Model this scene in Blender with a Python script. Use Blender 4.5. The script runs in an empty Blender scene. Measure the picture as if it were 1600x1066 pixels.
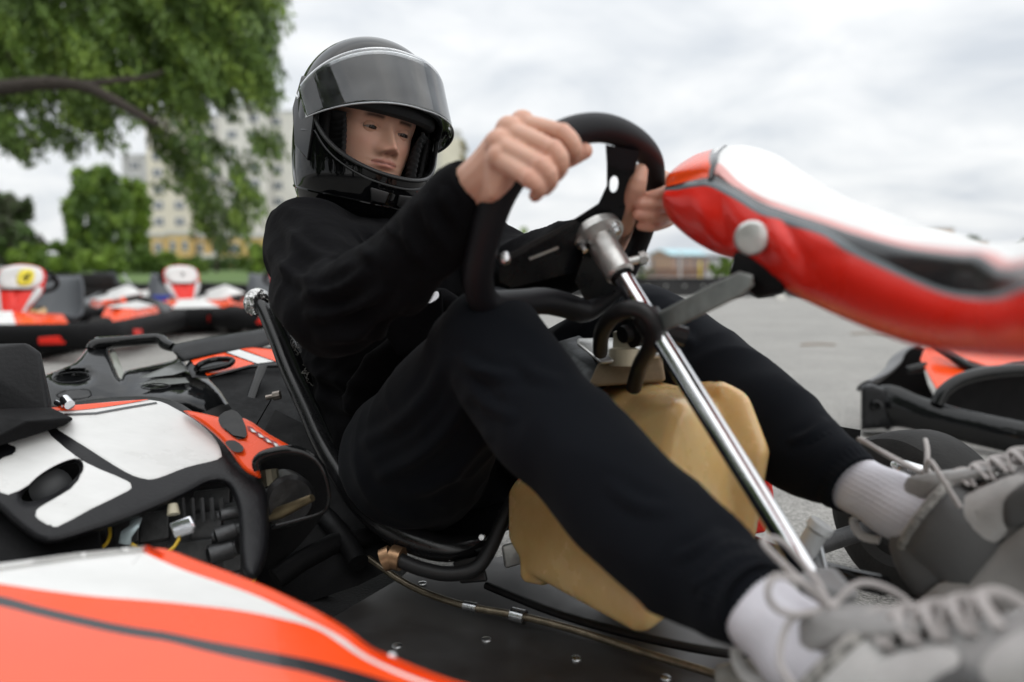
import bpy, bmesh, math, random
import numpy as np
from mathutils import Vector, Matrix, noise
from mathutils.geometry import delaunay_2d_cdt
random.seed(7); rng = np.random.default_rng(7)
C = bpy.context.scene.collection
R = math.radians
# ---------------------------------------------------------------- camera
FPX = 1244.0; HC = 0.55; PITCH = math.atan((533-418)/FPX)
CAM = Vector((0, 0, HC))
FW = Vector((0, math.cos(PITCH), -math.sin(PITCH))); UP = Vector((0, math.sin(PITCH), math.cos(PITCH))); RT = Vector((1, 0, 0))
def V(px, py, d):
    return CAM + FW*d + RT*((px-800)/FPX*d) + UP*((533-py)/FPX*d)
cd = bpy.data.cameras.new('camera'); cam = bpy.data.objects.new('camera', cd); C.objects.link(cam)
cam.location = CAM; cam.rotation_euler = (R(90)-PITCH, 0, 0)
cd.sensor_width = 36; cd.lens = 36*FPX/1600; cd.clip_start = 0.02; cd.clip_end = 2000
cd.dof.use_dof = True; cd.dof.focus_distance = 1.27; cd.dof.aperture_fstop = 2.15
sc = bpy.context.scene; sc.camera = cam
# ---------------------------------------------------------------- world, sun, exposure
w = bpy.data.worlds.new("World"); sc.world = w; w.use_nodes = True
nt = w.node_tree; nt.nodes.clear(); N = nt.nodes.new; L = nt.links.new
out = N('ShaderNodeOutputWorld'); sky = N('ShaderNodeTexSky'); sky.sky_type = 'NISHITA'; sky.sun_disc = False
sky.sun_elevation = R(46); sky.sun_rotation = R(156); sky.air_density = 1.2; sky.dust_density = 3
b1 = N('ShaderNodeBackground'); b1.inputs[1].default_value = 0.1; L(sky.outputs[0], b1.inputs[0])
tc = N('ShaderNodeTexCoord'); sep = N('ShaderNodeSeparateXYZ'); L(tc.outputs['Generated'], sep.inputs[0])
def mth(op, a, b=None, c=None):
    n = N('ShaderNodeMath'); n.operation = op
    for i, x in enumerate((a, b, c)):
        if x is None: continue
        if isinstance(x, (int, float)): n.inputs[i].default_value = x
        else: L(x, n.inputs[i])
    return n.outputs[0]
zz = mth('ADD', mth('MAXIMUM', sep.outputs[2], 0.0), 0.22)
cmb = N('ShaderNodeCombineXYZ'); L(mth('DIVIDE', sep.outputs[0], zz), cmb.inputs[0]); L(mth('DIVIDE', sep.outputs[1], zz), cmb.inputs[1])
n1 = N('ShaderNodeTexNoise'); n1.inputs['Scale'].default_value = 1.9; n1.inputs['Detail'].default_value = 8; n1.inputs['Roughness'].default_value = 0.55; n1.inputs['Distortion'].default_value = 0.35
L(cmb.outputs[0], n1.inputs['Vector'])
rp = N('ShaderNodeValToRGB'); L(n1.outputs[0], rp.inputs[0])
e = rp.color_ramp.elements; e[0].position = 0.32; e[0].color = (0.63, 0.67, 0.72, 1); e[1].position = 0.64; e[1].color = (0.93, 0.94, 0.945, 1)
x = rp.color_ramp.elements.new(0.48); x.color = (0.79, 0.815, 0.84, 1)
# an overcast sky is brighter overhead than at the horizon
st = mth('ADD', mth('MULTIPLY_ADD', mth('MAXIMUM', sep.outputs[2], 0.0), 0.25, 0.97), mth('MULTIPLY', mth('MAXIMUM', mth('SUBTRACT', sep.outputs[2], 0.30), 0.0), 1.0))
b2 = N('ShaderNodeBackground'); L(rp.outputs[0], b2.inputs[0]); L(st, b2.inputs[1])
mx = N('ShaderNodeMixShader'); mx.inputs[0].default_value = 0.93; L(b1.outputs[0], mx.inputs[1]); L(b2.outputs[0], mx.inputs[2]); L(mx.outputs[0], out.inputs[0])
sd = bpy.data.lights.new('sun', 'SUN'); sd.energy = 1.2; sd.angle = R(150); sd.color = (1, 0.96, 0.9)
so = bpy.data.objects.new('sun', sd); C.objects.link(so); so.rotation_euler = (R(44), 0, R(24))
sc.view_settings.view_transform = 'Standard'; sc.view_settings.look = 'None'; sc.view_settings.exposure = 0.18; sc.view_settings.gamma = 1
sc.cycles.max_bounces = 7; sc.cycles.transparent_max_bounces = 12
# ---------------------------------------------------------------- materials
MATS = {}
def mat(name, col, rough=0.5, metal=0, coat=0, bump=0, bscale=60, var=0, vscale=8, spec=0.5, col2=None, rvar=0, sss=0, trans=0, stretch=None, sheen=0, emit=None, bdist=0.002):
    if name in MATS: return MATS[name]
    m = bpy.data.materials.new(name); m.use_nodes = True; t = m.node_tree; p = t.nodes['Principled BSDF']
    p.inputs['Base Color'].default_value = (*col, 1); p.inputs['Roughness'].default_value = rough; p.inputs['Metallic'].default_value = metal
    p.inputs['Coat Weight'].default_value = coat; p.inputs['Coat Roughness'].default_value = 0.04; p.inputs['Specular IOR Level'].default_value = spec
    if sss: p.inputs['Subsurface Weight'].default_value = sss; p.inputs['Subsurface Radius'].default_value = (0.01, 0.004, 0.002); p.inputs['Subsurface Scale'].default_value = 0.6
    if trans: p.inputs['Transmission Weight'].default_value = trans
    if sheen: p.inputs['Sheen Weight'].default_value = sheen; p.inputs['Sheen Roughness'].default_value = 0.5
    if emit: p.inputs['Emission Color'].default_value = (*emit[0], 1); p.inputs['Emission Strength'].default_value = emit[1]
    c = t.nodes.new('ShaderNodeTexCoord'); vec = c.outputs['Object']
    if stretch:
        mp = t.nodes.new('ShaderNodeMapping'); mp.inputs['Scale'].default_value = stretch; t.links.new(vec, mp.inputs[0]); vec = mp.outputs[0]
    if var or col2 or rvar:
        n = t.nodes.new('ShaderNodeTexNoise'); n.inputs['Scale'].default_value = vscale; n.inputs['Detail'].default_value = 7; n.inputs['Roughness'].default_value = 0.65; t.links.new(vec, n.inputs['Vector'])
        if var or col2:
            r = t.nodes.new('ShaderNodeValToRGB'); t.links.new(n.outputs[0], r.inputs[0])
            r.color_ramp.elements[0].position = 0.32; r.color_ramp.elements[1].position = 0.68
            a = col2 if col2 else tuple(x*(1-var) for x in col); r.color_ramp.elements[0].color = (*a, 1)
            bb = col if col2 else tuple(min(1, x*(1+var*0.6)) for x in col); r.color_ramp.elements[1].color = (*bb, 1)
            t.links.new(r.outputs[0], p.inputs['Base Color'])
        if rvar:
            q = t.nodes.new('ShaderNodeMapRange'); q.inputs[3].default_value = max(0.02, rough-rvar); q.inputs[4].default_value = min(1, rough+rvar)
            q.inputs[1].default_value = 0.3; q.inputs[2].default_value = 0.7
            t.links.new(n.outputs[0], q.inputs[0]); t.links.new(q.outputs[0], p.inputs['Roughness'])
    if bump:
        n2 = t.nodes.new('ShaderNodeTexNoise'); n2.inputs['Scale'].default_value = bscale; n2.inputs['Detail'].default_value = 4; t.links.new(vec, n2.inputs['Vector'])
        bp = t.nodes.new('ShaderNodeBump'); bp.inputs['Strength'].default_value = bump; bp.inputs['Distance'].default_value = bdist; t.links.new(n2.outputs[0], bp.inputs['Height']); t.links.new(bp.outputs[0], p.inputs['Normal'])
    MATS[name] = m; return m
# ---------------------------------------------------------------- mesh tools
class M:
    def __init__(s): s.v = []; s.f = []; s.mi = []
    def add(s, vs, fs, mi=0):
        o = len(s.v); s.v += [Vector(v) for v in vs]
        for i, f in enumerate(fs):
            s.f.append([o+k for k in f]); s.mi.append(mi if isinstance(mi, int) else mi[i])
        return s
    def tube(s, pts, rad, seg=12, closed=False, cap=True, mi=0, sm=0, flat=None):
        pts = [Vector(p) for p in pts]; rad = list(rad) if hasattr(rad, '__len__') else [rad]*len(pts)
        if sm:
            pts, rad = crom(pts, rad, sm, closed)
        n = len(pts); T = []
        for i in range(n):
            a = pts[i-1] if (i > 0 or closed) else pts[0]; b = pts[(i+1) % n] if (i < n-1 or closed) else pts[-1]
            t = (b-a); T.append(t.normalized() if t.length > 1e-9 else Vector((0, 0, 1)))
        u = T[0].orthogonal().normalized() if flat is None else (Vector(flat)-T[0]*Vector(flat).dot(T[0])).normalized()
        vs = []; 
        for i in range(n):
            u = (u - T[i]*u.dot(T[i])); u = u.normalized() if u.length > 1e-6 else T[i].orthogonal().normalized()
            if flat is not None:
                u2 = Vector(flat)-T[i]*Vector(flat).dot(T[i]); u = u2.normalized()
            w_ = T[i].cross(u); r = rad[i]; ra, rb = (r if hasattr(r, '__len__') else (r, r))
            for k in range(seg):
                a = 2*math.pi*k/seg; vs.append(pts[i]+u*math.cos(a)*ra+w_*math.sin(a)*rb)
        fs = []
        for i in range(n if closed else n-1):
            for k in range(seg):
                j = (i+1) % n; fs.append((i*seg+k, i*seg+(k+1) % seg, j*seg+(k+1) % seg, j*seg+k))
        if cap and not closed:
            fs.append(tuple(range(seg))[::-1]); fs.append(tuple((n-1)*seg+k for k in range(seg)))
        return s.add(vs, fs, mi)
    def capsule(s, pts, rad, seg=12, mi=0, sm=3):
        # tube with rounded ends
        pts = [Vector(p) for p in pts]; rad = list(rad) if hasattr(rad, '__len__') else [rad]*len(pts)
        pts, rad = crom(pts, rad, sm, False)
        d0 = (pts[0]-pts[1]).normalized(); d1 = (pts[-1]-pts[-2]).normalized(); r0 = rad[0]; r1 = rad[-1]
        A = [(pts[0]+d0*r0*math.sin(a), max(r0*math.cos(a), r0*0.05)) for a in (1.5, 1.1, .75, .4)]
        B = [(pts[-1]+d1*r1*math.sin(a), max(r1*math.cos(a), r1*0.05)) for a in (.4, .75, 1.1, 1.5)]
        P = [a[0] for a in A]+pts+[b[0] for b in B]; Q = [a[1] for a in A]+rad+[b[1] for b in B]
        return s.tube(P, Q, seg, mi=mi)
    def box(s, c, size, mtx=None, mi=0, taper=1.0):
        c = Vector(c); x, y, z = [k/2 for k in size]; vs = []
        for sz in (-1, 1):
            tp = taper if sz > 0 else 1
            for sx, sy in ((-1, -1), (1, -1), (1, 1), (-1, 1)):
                p = Vector((sx*x*tp, sy*y*tp, sz*z)); vs.append(c+(mtx @ p if mtx else p))
        return s.add(vs, [(3, 2, 1, 0), (4, 5, 6, 7), (0, 1, 5, 4), (1, 2, 6, 5), (2, 3, 7, 6), (3, 0, 4, 7)], mi)
    def ell(s, c, r, mtx=None, nu=24, nv=14, mi=0):
        c = Vector(c); vs = []; fs = []
        for i in range(nv+1):
            a = math.pi*i/nv
            for k in range(nu):
                b = 2*math.pi*k/nu; p = Vector((r[0]*math.sin(a)*math.cos(b), r[1]*math.sin(a)*math.sin(b), r[2]*math.cos(a)))
                vs.append(c+(mtx @ p if mtx else p))
        for i in range(nv):
            for k in range(nu): fs.append((i*nu+k, (i+1)*nu+k, (i+1)*nu+(k+1) % nu, i*nu+(k+1) % nu))
        return s.add(vs, fs, mi)
    def hull(s, pts, mi=0, r=0):
        bm = bmesh.new()
        P = [Vector(p) for p in pts]
        if r:
            Q = []
            for p in P:
                for a in (-1, 1):
                    for k in range(3):
                        q = Vector((0, 0, 0)); q[k] = a*r; Q.append(p+q)
                    for b in (-1, 1):
                        for c_ in (-1, 1): Q.append(p+Vector((a, b, c_))*r*0.577)
            P = Q
        for p in P: bm.verts.new(p)
        res = bmesh.ops.convex_hull(bm, input=bm.verts)
        bmesh.ops.delete(bm, geom=[g for g in res['geom_interior'] if isinstance(g, bmesh.types.BMVert)], context='VERTS')
        bm.verts.index_update(); bm.verts.ensure_lookup_table()
        s.add([v.co.copy() for v in bm.verts], [[v.index for v in f.verts] for f in bm.faces], mi); bm.free(); return s
    def lathe(s, c, axis, prof, seg=24, mi=0, arc=None):
        # prof: list of (along, radius); axis a unit vector
        ax = Vector(axis).normalized(); u = ax.orthogonal().normalized(); w_ = ax.cross(u); vs = []; n = len(prof)
        for (h, r) in prof:
            for k in range(seg):
                a = 2*math.pi*k/seg; vs.append(Vector(c)+ax*h+(u*math.cos(a)+w_*math.sin(a))*r)
        fs = [(i*seg+k, i*seg+(k+1) % seg, (i+1)*seg+(k+1) % seg, (i+1)*seg+k) for i in range(n-1) for k in range(seg)]
        fs += [tuple(range(seg))[::-1], tuple((n-1)*seg+k for k in range(seg))]
        return s.add(vs, fs, mi)
def crom(P, Rr, k, closed=False):
    n = len(P); op = []; orr = []
    def g(i): return P[i % n] if closed else P[max(0, min(n-1, i))]
    def gr(i):
        r = Rr[i % n] if closed else Rr[max(0, min(n-1, i))]
        return np.array(r if hasattr(r, '__len__') else (r,), float)
    for i in range(n if closed else n-1):
        for j in range(k):
            t = j/k; a, b, c_, d = g(i-1), g(i), g(i+1), g(i+2)
            op.append(0.5*((2*b)+(c_-a)*t+(2*a-5*b+4*c_-d)*t*t+(3*b-a-3*c_+d)*t**3))
            a, b, c_, d = gr(i-1), gr(i), gr(i+1), gr(i+2)
            r = b+(c_-b)*(t*t*(3-2*t)); orr.append(float(r[0]) if len(r) == 1 else tuple(r))
    if not closed: op.append(P[-1]); orr.append(Rr[-1])
    return op, orr
WLOC = {}
def setp(o, label=None, cat=None, group=None, kind=None):
    if label: o['label'] = label
    if cat: o['category'] = cat
    if group: o['group'] = group
    if kind: o['kind'] = kind
    return o
def thing(name, label, cat, loc=(0, 0, 0), group=None):
    o = bpy.data.objects.new(name, None); C.objects.link(o); o.location = loc; o.empty_display_size = 0.1
    WLOC[o.name] = Vector(loc); return setp(o, label, cat, group)
def obj(name, m, mats, parent=None, smooth=True, label=None, auto=35, solid=None, bevel=None, subsurf=0):
    me = bpy.data.meshes.new(name)
    off = WLOC.get(parent.name, Vector()) if parent else Vector()
    me.from_pydata([tuple(v-off) for v in m.v], [], m.f); 
    mats = mats if isinstance(mats, (list, tuple)) else [mats]
    for k in mats: me.materials.append(k)
    if len(mats) > 1: me.polygons.foreach_set('material_index', m.mi)
    bm = bmesh.new(); bm.from_mesh(me); bmesh.ops.recalc_face_normals(bm, faces=bm.faces); bm.to_mesh(me); bm.free()
    o = bpy.data.objects.new(name, me); C.objects.link(o)
    if parent: o.parent = parent; WLOC[o.name] = off
    if solid: md = o.modifiers.new('s', 'SOLIDIFY'); md.thickness = solid; md.offset = -1
    if bevel: md = o.modifiers.new('b', 'BEVEL'); md.width = bevel; md.segments = 3; md.limit_method = 'ANGLE'; md.angle_limit = R(30)
    if subsurf: md = o.modifiers.new('ss', 'SUBSURF'); md.levels = subsurf; md.render_levels = subsurf
    if smooth:
        me.polygons.foreach_set('use_smooth', [True]*len(me.polygons))
        if auto and auto < 180:
            try:
                bm = bmesh.new(); bm.from_mesh(me)
                for ed in bm.edges:
                    if len(ed.link_faces) == 2 and ed.calc_face_angle(0) > R(auto): ed.smooth = False
                bm.to_mesh(me); bm.free()
            except Exception: pass
    me.update(); 
    if label: o['label'] = label
    return o
def blob(name, m, voxel, mats, parent=None, smooth_it=4, disp=None, post=None, label=None, fac=0.5):
    """fuse overlapping closed pieces into one continuous surface"""
    me = bpy.data.meshes.new(name); me.from_pydata([tuple(v) for v in m.v], [], m.f)
    bm = bmesh.new(); bm.from_mesh(me); bmesh.ops.recalc_face_normals(bm, faces=bm.faces); bm.to_mesh(me); bm.free()
    t = bpy.data.objects.new('tmp', me); C.objects.link(t)
    md = t.modifiers.new('r', 'REMESH'); md.mode = 'VOXEL'; md.voxel_size = voxel
    if smooth_it: ms = t.modifiers.new('sm', 'SMOOTH'); ms.factor = fac; ms.iterations = smooth_it
    dg = bpy.context.evaluated_depsgraph_get(); ev = t.evaluated_get(dg); nm = bpy.data.meshes.new_from_object(ev)
    bpy.data.objects.remove(t); bpy.data.meshes.remove(me)
    n = len(nm.vertices); co = np.empty(n*3); nm.vertices.foreach_get('co', co); co = co.reshape(-1, 3)
    if disp:
        nr = np.empty(n*3); nm.vertices.foreach_get('normal', nr); nr = nr.reshape(-1, 3)
        co = disp(co, nr)
    off = WLOC.get(parent.name, Vector()) if parent else Vector()
    if post: post(nm, co)
    co2 = co-np.array(off); nm.vertices.foreach_set('co', co2.reshape(-1))
    nm.materials.clear()
    for k in (mats if isinstance(mats, (list, tuple)) else [mats]): nm.materials.append(k)
    nm.name = name; o = bpy.data.objects.new(name, nm); C.objects.link(o)
    nm.polygons.foreach_set('use_smooth', [True]*len(nm.polygons))
    if parent: o.parent = parent; WLOC[o.name] = off
    nm.update()
    if label: o['label'] = label
    return o
def pxfolds(lines, base=None):
    # creases laid along given lines of the cloth, raised on the side that faces the lens
    def f(co, nr):
        out_ = base(co, nr) if base else co.copy(); q = co-np.array(CAM); d = q @ np.array(FW); px = 800+(q @ np.array(RT))/d*FPX; py = 533-(q @ np.array(UP))/d*FPX
        face = np.clip(-(nr*q).sum(1)/np.linalg.norm(q, axis=1)*3, 0, 1); s = np.zeros(len(co))
        for (x0, y0, x1, y1, w, a) in lines:
            dx, dy = x1-x0, y1-y0; t = np.clip(((px-x0)*dx+(py-y0)*dy)/(dx*dx+dy*dy), 0, 1); bend = 6*np.sin(t*3.1)
            dd = np.hypot(x0+t*dx-dy*bend/60-px, y0+t*dy+dx*bend/60-py); s += a*np.exp(-(dd/w)**2)*np.sin(np.pi*(.12+.76*t))-a*.5*np.exp(-((dd-w*2)/w)**2)*np.sin(np.pi*(.12+.76*t))
        return out_+nr*(s*face)[:, None]
    return f
def proj(p):
    q = p-CAM; d = q.dot(FW); return 800+q.dot(RT)/d*FPX, 533-q.dot(UP)/d*FPX
def inpoly(x, y, P):
    r = False; n = len(P)
    for i in range(n):
        x1, y1 = P[i]; x2, y2 = P[(i+1) % n]
        if (y1 > y) != (y2 > y) and x < (x2-x1)*(y-y1)/(y2-y1)+x1: r = not r
    return r
def smooth_poly(P, k=4):
    Q, _ = crom([Vector((p[0], p[1], 0)) for p in P], [0]*len(P), k, True); return [(q.x, q.y) for q in Q]
def distpoly(x, y, P):
    a = np.array(P); b = np.roll(a, -1, 0); d = b-a; t = ((x-a[:, 0])*d[:, 0]+(y-a[:, 1])*d[:, 1])/np.maximum(1e-9, (d**2).sum(1)); t = np.clip(t, 0, 1)
    return float(np.sqrt(((a[:, 0]+t*d[:, 0]-x)**2+(a[:, 1]+t*d[:, 1]-y)**2).min()))
def panel(name, P, depth, mats, parent, thick=0.006, step=8, holes=(), off=0.0, curl=0, curlpx=12, smooth=4, disp=None, label=None, hsmooth=4, bump=None, both=True):
    """a moulded shell: outline and its distance from the camera give its place, thick its real thickness"""
    P = smooth_poly(P, smooth) if smooth else P; H = [smooth_poly(h, hsmooth) for h in holes]
    if curl:
        def dens(Q):
            o_ = []
            for i in range(len(Q)):
                a, b = Q[i], Q[(i+1) % len(Q)]; n_ = max(1, int(math.hypot(b[0]-a[0], b[1]-a[1])/5))
                o_ += [(a[0]+(b[0]-a[0])*j/n_, a[1]+(b[1]-a[1])*j/n_) for j in range(n_)]
            return o_
        P = dens(P); H = [dens(h) for h in H]
    pts = [Vector(p) for p in P]; faces = [list(range(len(P)))]; edges = []
    k = len(P)
    for h in H:
        pts += [Vector(q) for q in h]; edges += [(k+i, k+(i+1) % len(h)) for i in range(len(h))]; k += len(h)
    xs = [p[0] for p in P]; ys = [p[1] for p in P]; keep = step*.35
    if curl:
        keep = curlpx*1.12
        for Q in [P]+H:
            for i in range(len(Q)):
                a, b, c_ = Q[i-1], Q[i], Q[(i+1) % len(Q)]; tx, ty = c_[0]-a[0], c_[1]-a[1]; l_ = math.hypot(tx, ty) or 1
                for fr_ in (.12, .38, .68, 1.0):
                    for sg in (-1, 1):
                        x, y = b[0]-ty/l_*sg*curlpx*fr_, b[1]+tx/l_*sg*curlpx*fr_
                        if inpoly(x, y, P) and not any(inpoly(x, y, h) for h in H) and min(distpoly(x, y, q) for q in [P]+H) > curlpx*fr_*.93: pts.append(Vector((x, y)))
    y = min(ys)+step/2; row = 0
    while y < max(ys):
        x = min(xs)+step/2+(row % 2)*step/2
        while x < max(xs):
            if inpoly(x, y, P) and distpoly(x, y, P) > keep and all(distpoly(x, y, h) > keep for h in H): pts.append(Vector((x, y)))
            x += step
        y += step; row += 1
    vo, eo, fo, _, _, _ = delaunay_2d_cdt(pts, edges, faces, 1, 1e-4)
    fo = [f for f in fo if not any(inpoly(sum(vo[i].x for i in f)/len(f), sum(vo[i].y for i in f)/len(f), h) for h in H)]
    used = sorted({i for f in fo for i in f}); mp = {u: i for i, u in enumerate(used)}
    m = M(); vs = []; bs = []
    for u in used:
        x, y = vo[u].x, vo[u].y; d = depth(x, y)+off
        if curl:
            q = min([distpoly(x, y, P)]+[distpoly(x, y, h) for h in H]); t = max(0, 1-q/curlpx); d += curl*(1-math.sqrt(max(0, 1-t*t)))
        if bump: d += bump(x, y)
        vs.append(V(x, y, d)); bs.append(V(x, y, d)+(V(x, y, d)-CAM).normalized()*thick)
    n = len(vs); F = [[mp[i] for i in f] for f in fo]
    cnt = {}
    for f in F:
        for i in range(len(f)):
            a, b = f[i], f[(i+1) % len(f)]; cnt[(a, b)] = 1
    rim = [(a, b) for (a, b) in cnt if (b, a) not in cnt]
    m.add(vs+bs, F+[[n+i for i in reversed(f)] for f in F]+[(a, b, b+n, a+n) for a, b in rim])
    return obj(name, m, mats, parent, auto=40, label=label)
def plane3(p1, p2, p3):
    A = np.array([[1, p[0], p[1]] for p in (p1, p2, p3)], float); c = np.linalg.solve(A, [p[2] for p in (p1, p2, p3)]); return lambda x, y: float(c[0]+c[1]*x+c[2]*y)
def fitd(pts, deg=1):
    A = []; b = []
    for (x, y, d) in pts:
        x = x/500; y = y/500; A.append([1, x, y]+([x*x, x*y, y*y] if deg > 1 else [])); b.append(1/d)
    c = np.linalg.lstsq(np.array(A), np.array(b), rcond=None)[0]
    def f(x, y):
        x = x/500; y = y/500; r = [1, x, y]+([x*x, x*y, y*y] if deg > 1 else []); return 1/float(np.dot(c, r))
    return f
def loft(name, curves, band_mats, mats, parent, nu=60, sub=3, solid=0.006, label=None, closed=False, auto=60, mfun=None):
    """curves: polylines of (px,py,d) with equal meaning along u; bands between them take a material each"""
    RS = []
    for c in curves:
        P = [V(*p) for p in c]; P, _ = crom(P, [0]*len(P), 12, False)
        L_ = [0]
        for i in range(1, len(P)): L_.append(L_[-1]+(P[i]-P[i-1]).length)
        out_ = []
        for k in range(nu+1):
            s_ = L_[-1]*k/nu; i = 1
            while i < len(P)-1 and L_[i] < s_: i += 1
            t = (s_-L_[i-1])/max(1e-9, L_[i]-L_[i-1]); out_.append(P[i-1].lerp(P[i], min(1, max(0, t))))
        RS.append(out_)
    rows = []; rm = []; n = len(RS)
    def g(i, k): return RS[max(0, min(n-1, i))][k]
    for i in range(n-1):
        for j in range(sub):
            t = j/sub; row = []
            for k in range(nu+1):
                a, b, c_, d = g(i-1, k), g(i, k), g(i+1, k), g(i+2, k)
                row.append(0.5*((2*b)+(c_-a)*t+(2*a-5*b+4*c_-d)*t*t+(3*b-a-3*c_+d)*t**3))
            rows.append(row); rm.append(band_mats[i])
    rows.append(RS[-1]); m = M(); vs = [p for r in rows for p in r]; w_ = nu+1
    fs = []; mi = []
    for i in range(len(rows)-1):
        for k in range(nu): fs.append((i*w_+k, i*w_+k+1, (i+1)*w_+k+1, (i+1)*w_+k)); mi.append(rm[i] if mfun is None else mfun(proj((vs[i*w_+k]+vs[(i+1)*w_+k+1])/2), i//sub, rm[i]))
    m.add(vs, fs, mi)
    return obj(name, m, mats, parent, solid=solid, label=label, auto=auto)
def copy_tree(o, parent=None):
    c = o.copy(); C.objects.link(c); c.parent = parent
    for ch in list(o.children): copy_tree(ch, c)
    return c
def rotm(axis, a): return Matrix.Rotation(a, 3, axis)
F_ = Vector((0.64, -0.77, 0)).normalized(); L_ = Vector((0.77, 0.64, 0)).normalized(); Z_ = Vector((0, 0, 1))
def K(f, l, z): return F_*f+L_*l+Z_*z       # direction in the kart's own frame
# ---------------------------------------------------------------- shared materials
BLK = mat('black_plastic', (0.006, 0.0065, 0.0075), 0.30, coat=0.0, spec=0.22, bump=0.12, bscale=350, rvar=0.14, vscale=14)
BLKG = mat('black_gloss_plastic', (0.007, 0.0075, 0.008), 0.10, spec=0.34, rvar=0.05, vscale=11, bump=0.35, bscale=9, bdist=0.01)
BLKM = mat('black_matt_plastic', (0.006, 0.006, 0.0065), 0.6, spec=0.12, bump=0.3, bscale=300, rvar=0.12, vscale=30)
RUB = mat('tyre_rubber', (0.016, 0.0155, 0.015), 0.7, spec=0.2, bump=0.4, bscale=180, var=0.3, vscale=22)
ORG = mat('orange_red_gloss', (0.86, 0.075, 0.010), 0.26, spec=.35, coat=0.15, rvar=0.1, vscale=9, var=0.06)
REDG = mat('red_gloss', (0.72, 0.018, 0.008), 0.30, spec=.35, coat=0.1, rvar=0.1, vscale=9, var=0.06)
WHT = mat('white_sticker', (0.76, 0.76, 0.75), 0.35, col2=(0.60, 0.60, 0.585), vscale=5, rvar=0.14, stretch=(1, 2.5, 1), bump=.08, bscale=30)
SIL = mat('brushed_steel', (0.62, 0.63, 0.64), 0.28, metal=1, bump=0.1, bscale=120, rvar=0.12, vscale=30)
CHR = mat('chromed_steel', (0.72, 0.73, 0.75), 0.12, metal=1, rvar=0.06, vscale=20)
PAL = None
ALU = mat('cast_aluminium', (0.66, 0.66, 0.64), 0.38, metal=0.85, bump=0.25, bscale=90, var=0.25, vscale=25)
GRYP = mat('grey_plastic', (0.12, 0.125, 0.13), 0.45, rvar=0.1)
DARK = mat('dark_oily_metal', (0.03, 0.03, 0.031), 0.42, metal=0.5, bump=0.4, bscale=90, var=0.5, vscale=30)
YEL = mat('yellow_paint', (0.75, 0.62, 0.03), 0.4)
# ================================================================ SETTING
def sheet_z(name, poly, z, m_, kind='structure', lab=None, sub=0):
    m = M(); m.add([(x, y, z) for x, y in poly], [tuple(range(len(poly)))]); o = obj(name, m, m_, smooth=False); setp(o, lab, None, None, kind); return o
asph = mat('asphalt', (0.315, 0.305, 0.285), 0.85, bump=0.8, bscale=200, col2=(0.225, 0.22, 0.208), vscale=1.3, bdist=0.006)
t = asph.node_tree; p = t.nodes['Principled BSDF']; src = p.inputs['Base Color'].links[0].from_socket
co = t.nodes.new('ShaderNodeTexCoord'); vo = t.nodes.new('ShaderNodeTexVoronoi'); vo.inputs['Scale'].default_value = 260; t.links.new(co.outputs['Object'], vo.inputs['Vector'])
sp = t.nodes.new('ShaderNodeSeparateColor'); t.links.new(vo.outputs['Color'], sp.inputs[0])
r = t.nodes.new('ShaderNodeMapRange'); r.inputs[3].default_value = 0.55; r.inputs[4].default_value = 1.45; t.links.new(sp.outputs[0], r.inputs[0])
mu = t.nodes.new('ShaderNodeVectorMath'); mu.operation = 'SCALE'; t.links.new(src, mu.inputs[0]); t.links.new(r.outputs[0], mu.inputs['Scale']); t.links.new(mu.outputs[0], p.inputs['Base Color'])
sheet_z('asphalt_ground', [(-400, -60), (400, -60), (400, 500), (-400, 500)], 0, asph)
grass = mat('grass', (0.10, 0.17, 0.03), 0.9, bump=1, bscale=8, col2=(0.05, 0.10, 0.02), vscale=0.6, bdist=0.1)
# lawn beyond the tyre wall, a gentle bank
m = M(); nx = 60
for i in range(nx+1):
    x = -70+i*2.6
    for j, (y, z) in enumerate(((12.5, 0.01), (14.0, 0.10), (26, 0.22), (60, 0.3), (140, 0.3))): m.v.append(Vector((x if x < 0 else x, y, z+(0.03*noise.noise(Vector((x*.4, y, 0))) if j else 0))))
for i in range(nx):
    if -70+i*2.6 > -2: break
    for j in range(4): a = i*5+j; m.f.append([a, a+5, a+6, a+1]); m.mi.append(0)
setp(obj('grass_lawn', m, grass), None, None, None, 'structure')
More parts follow.
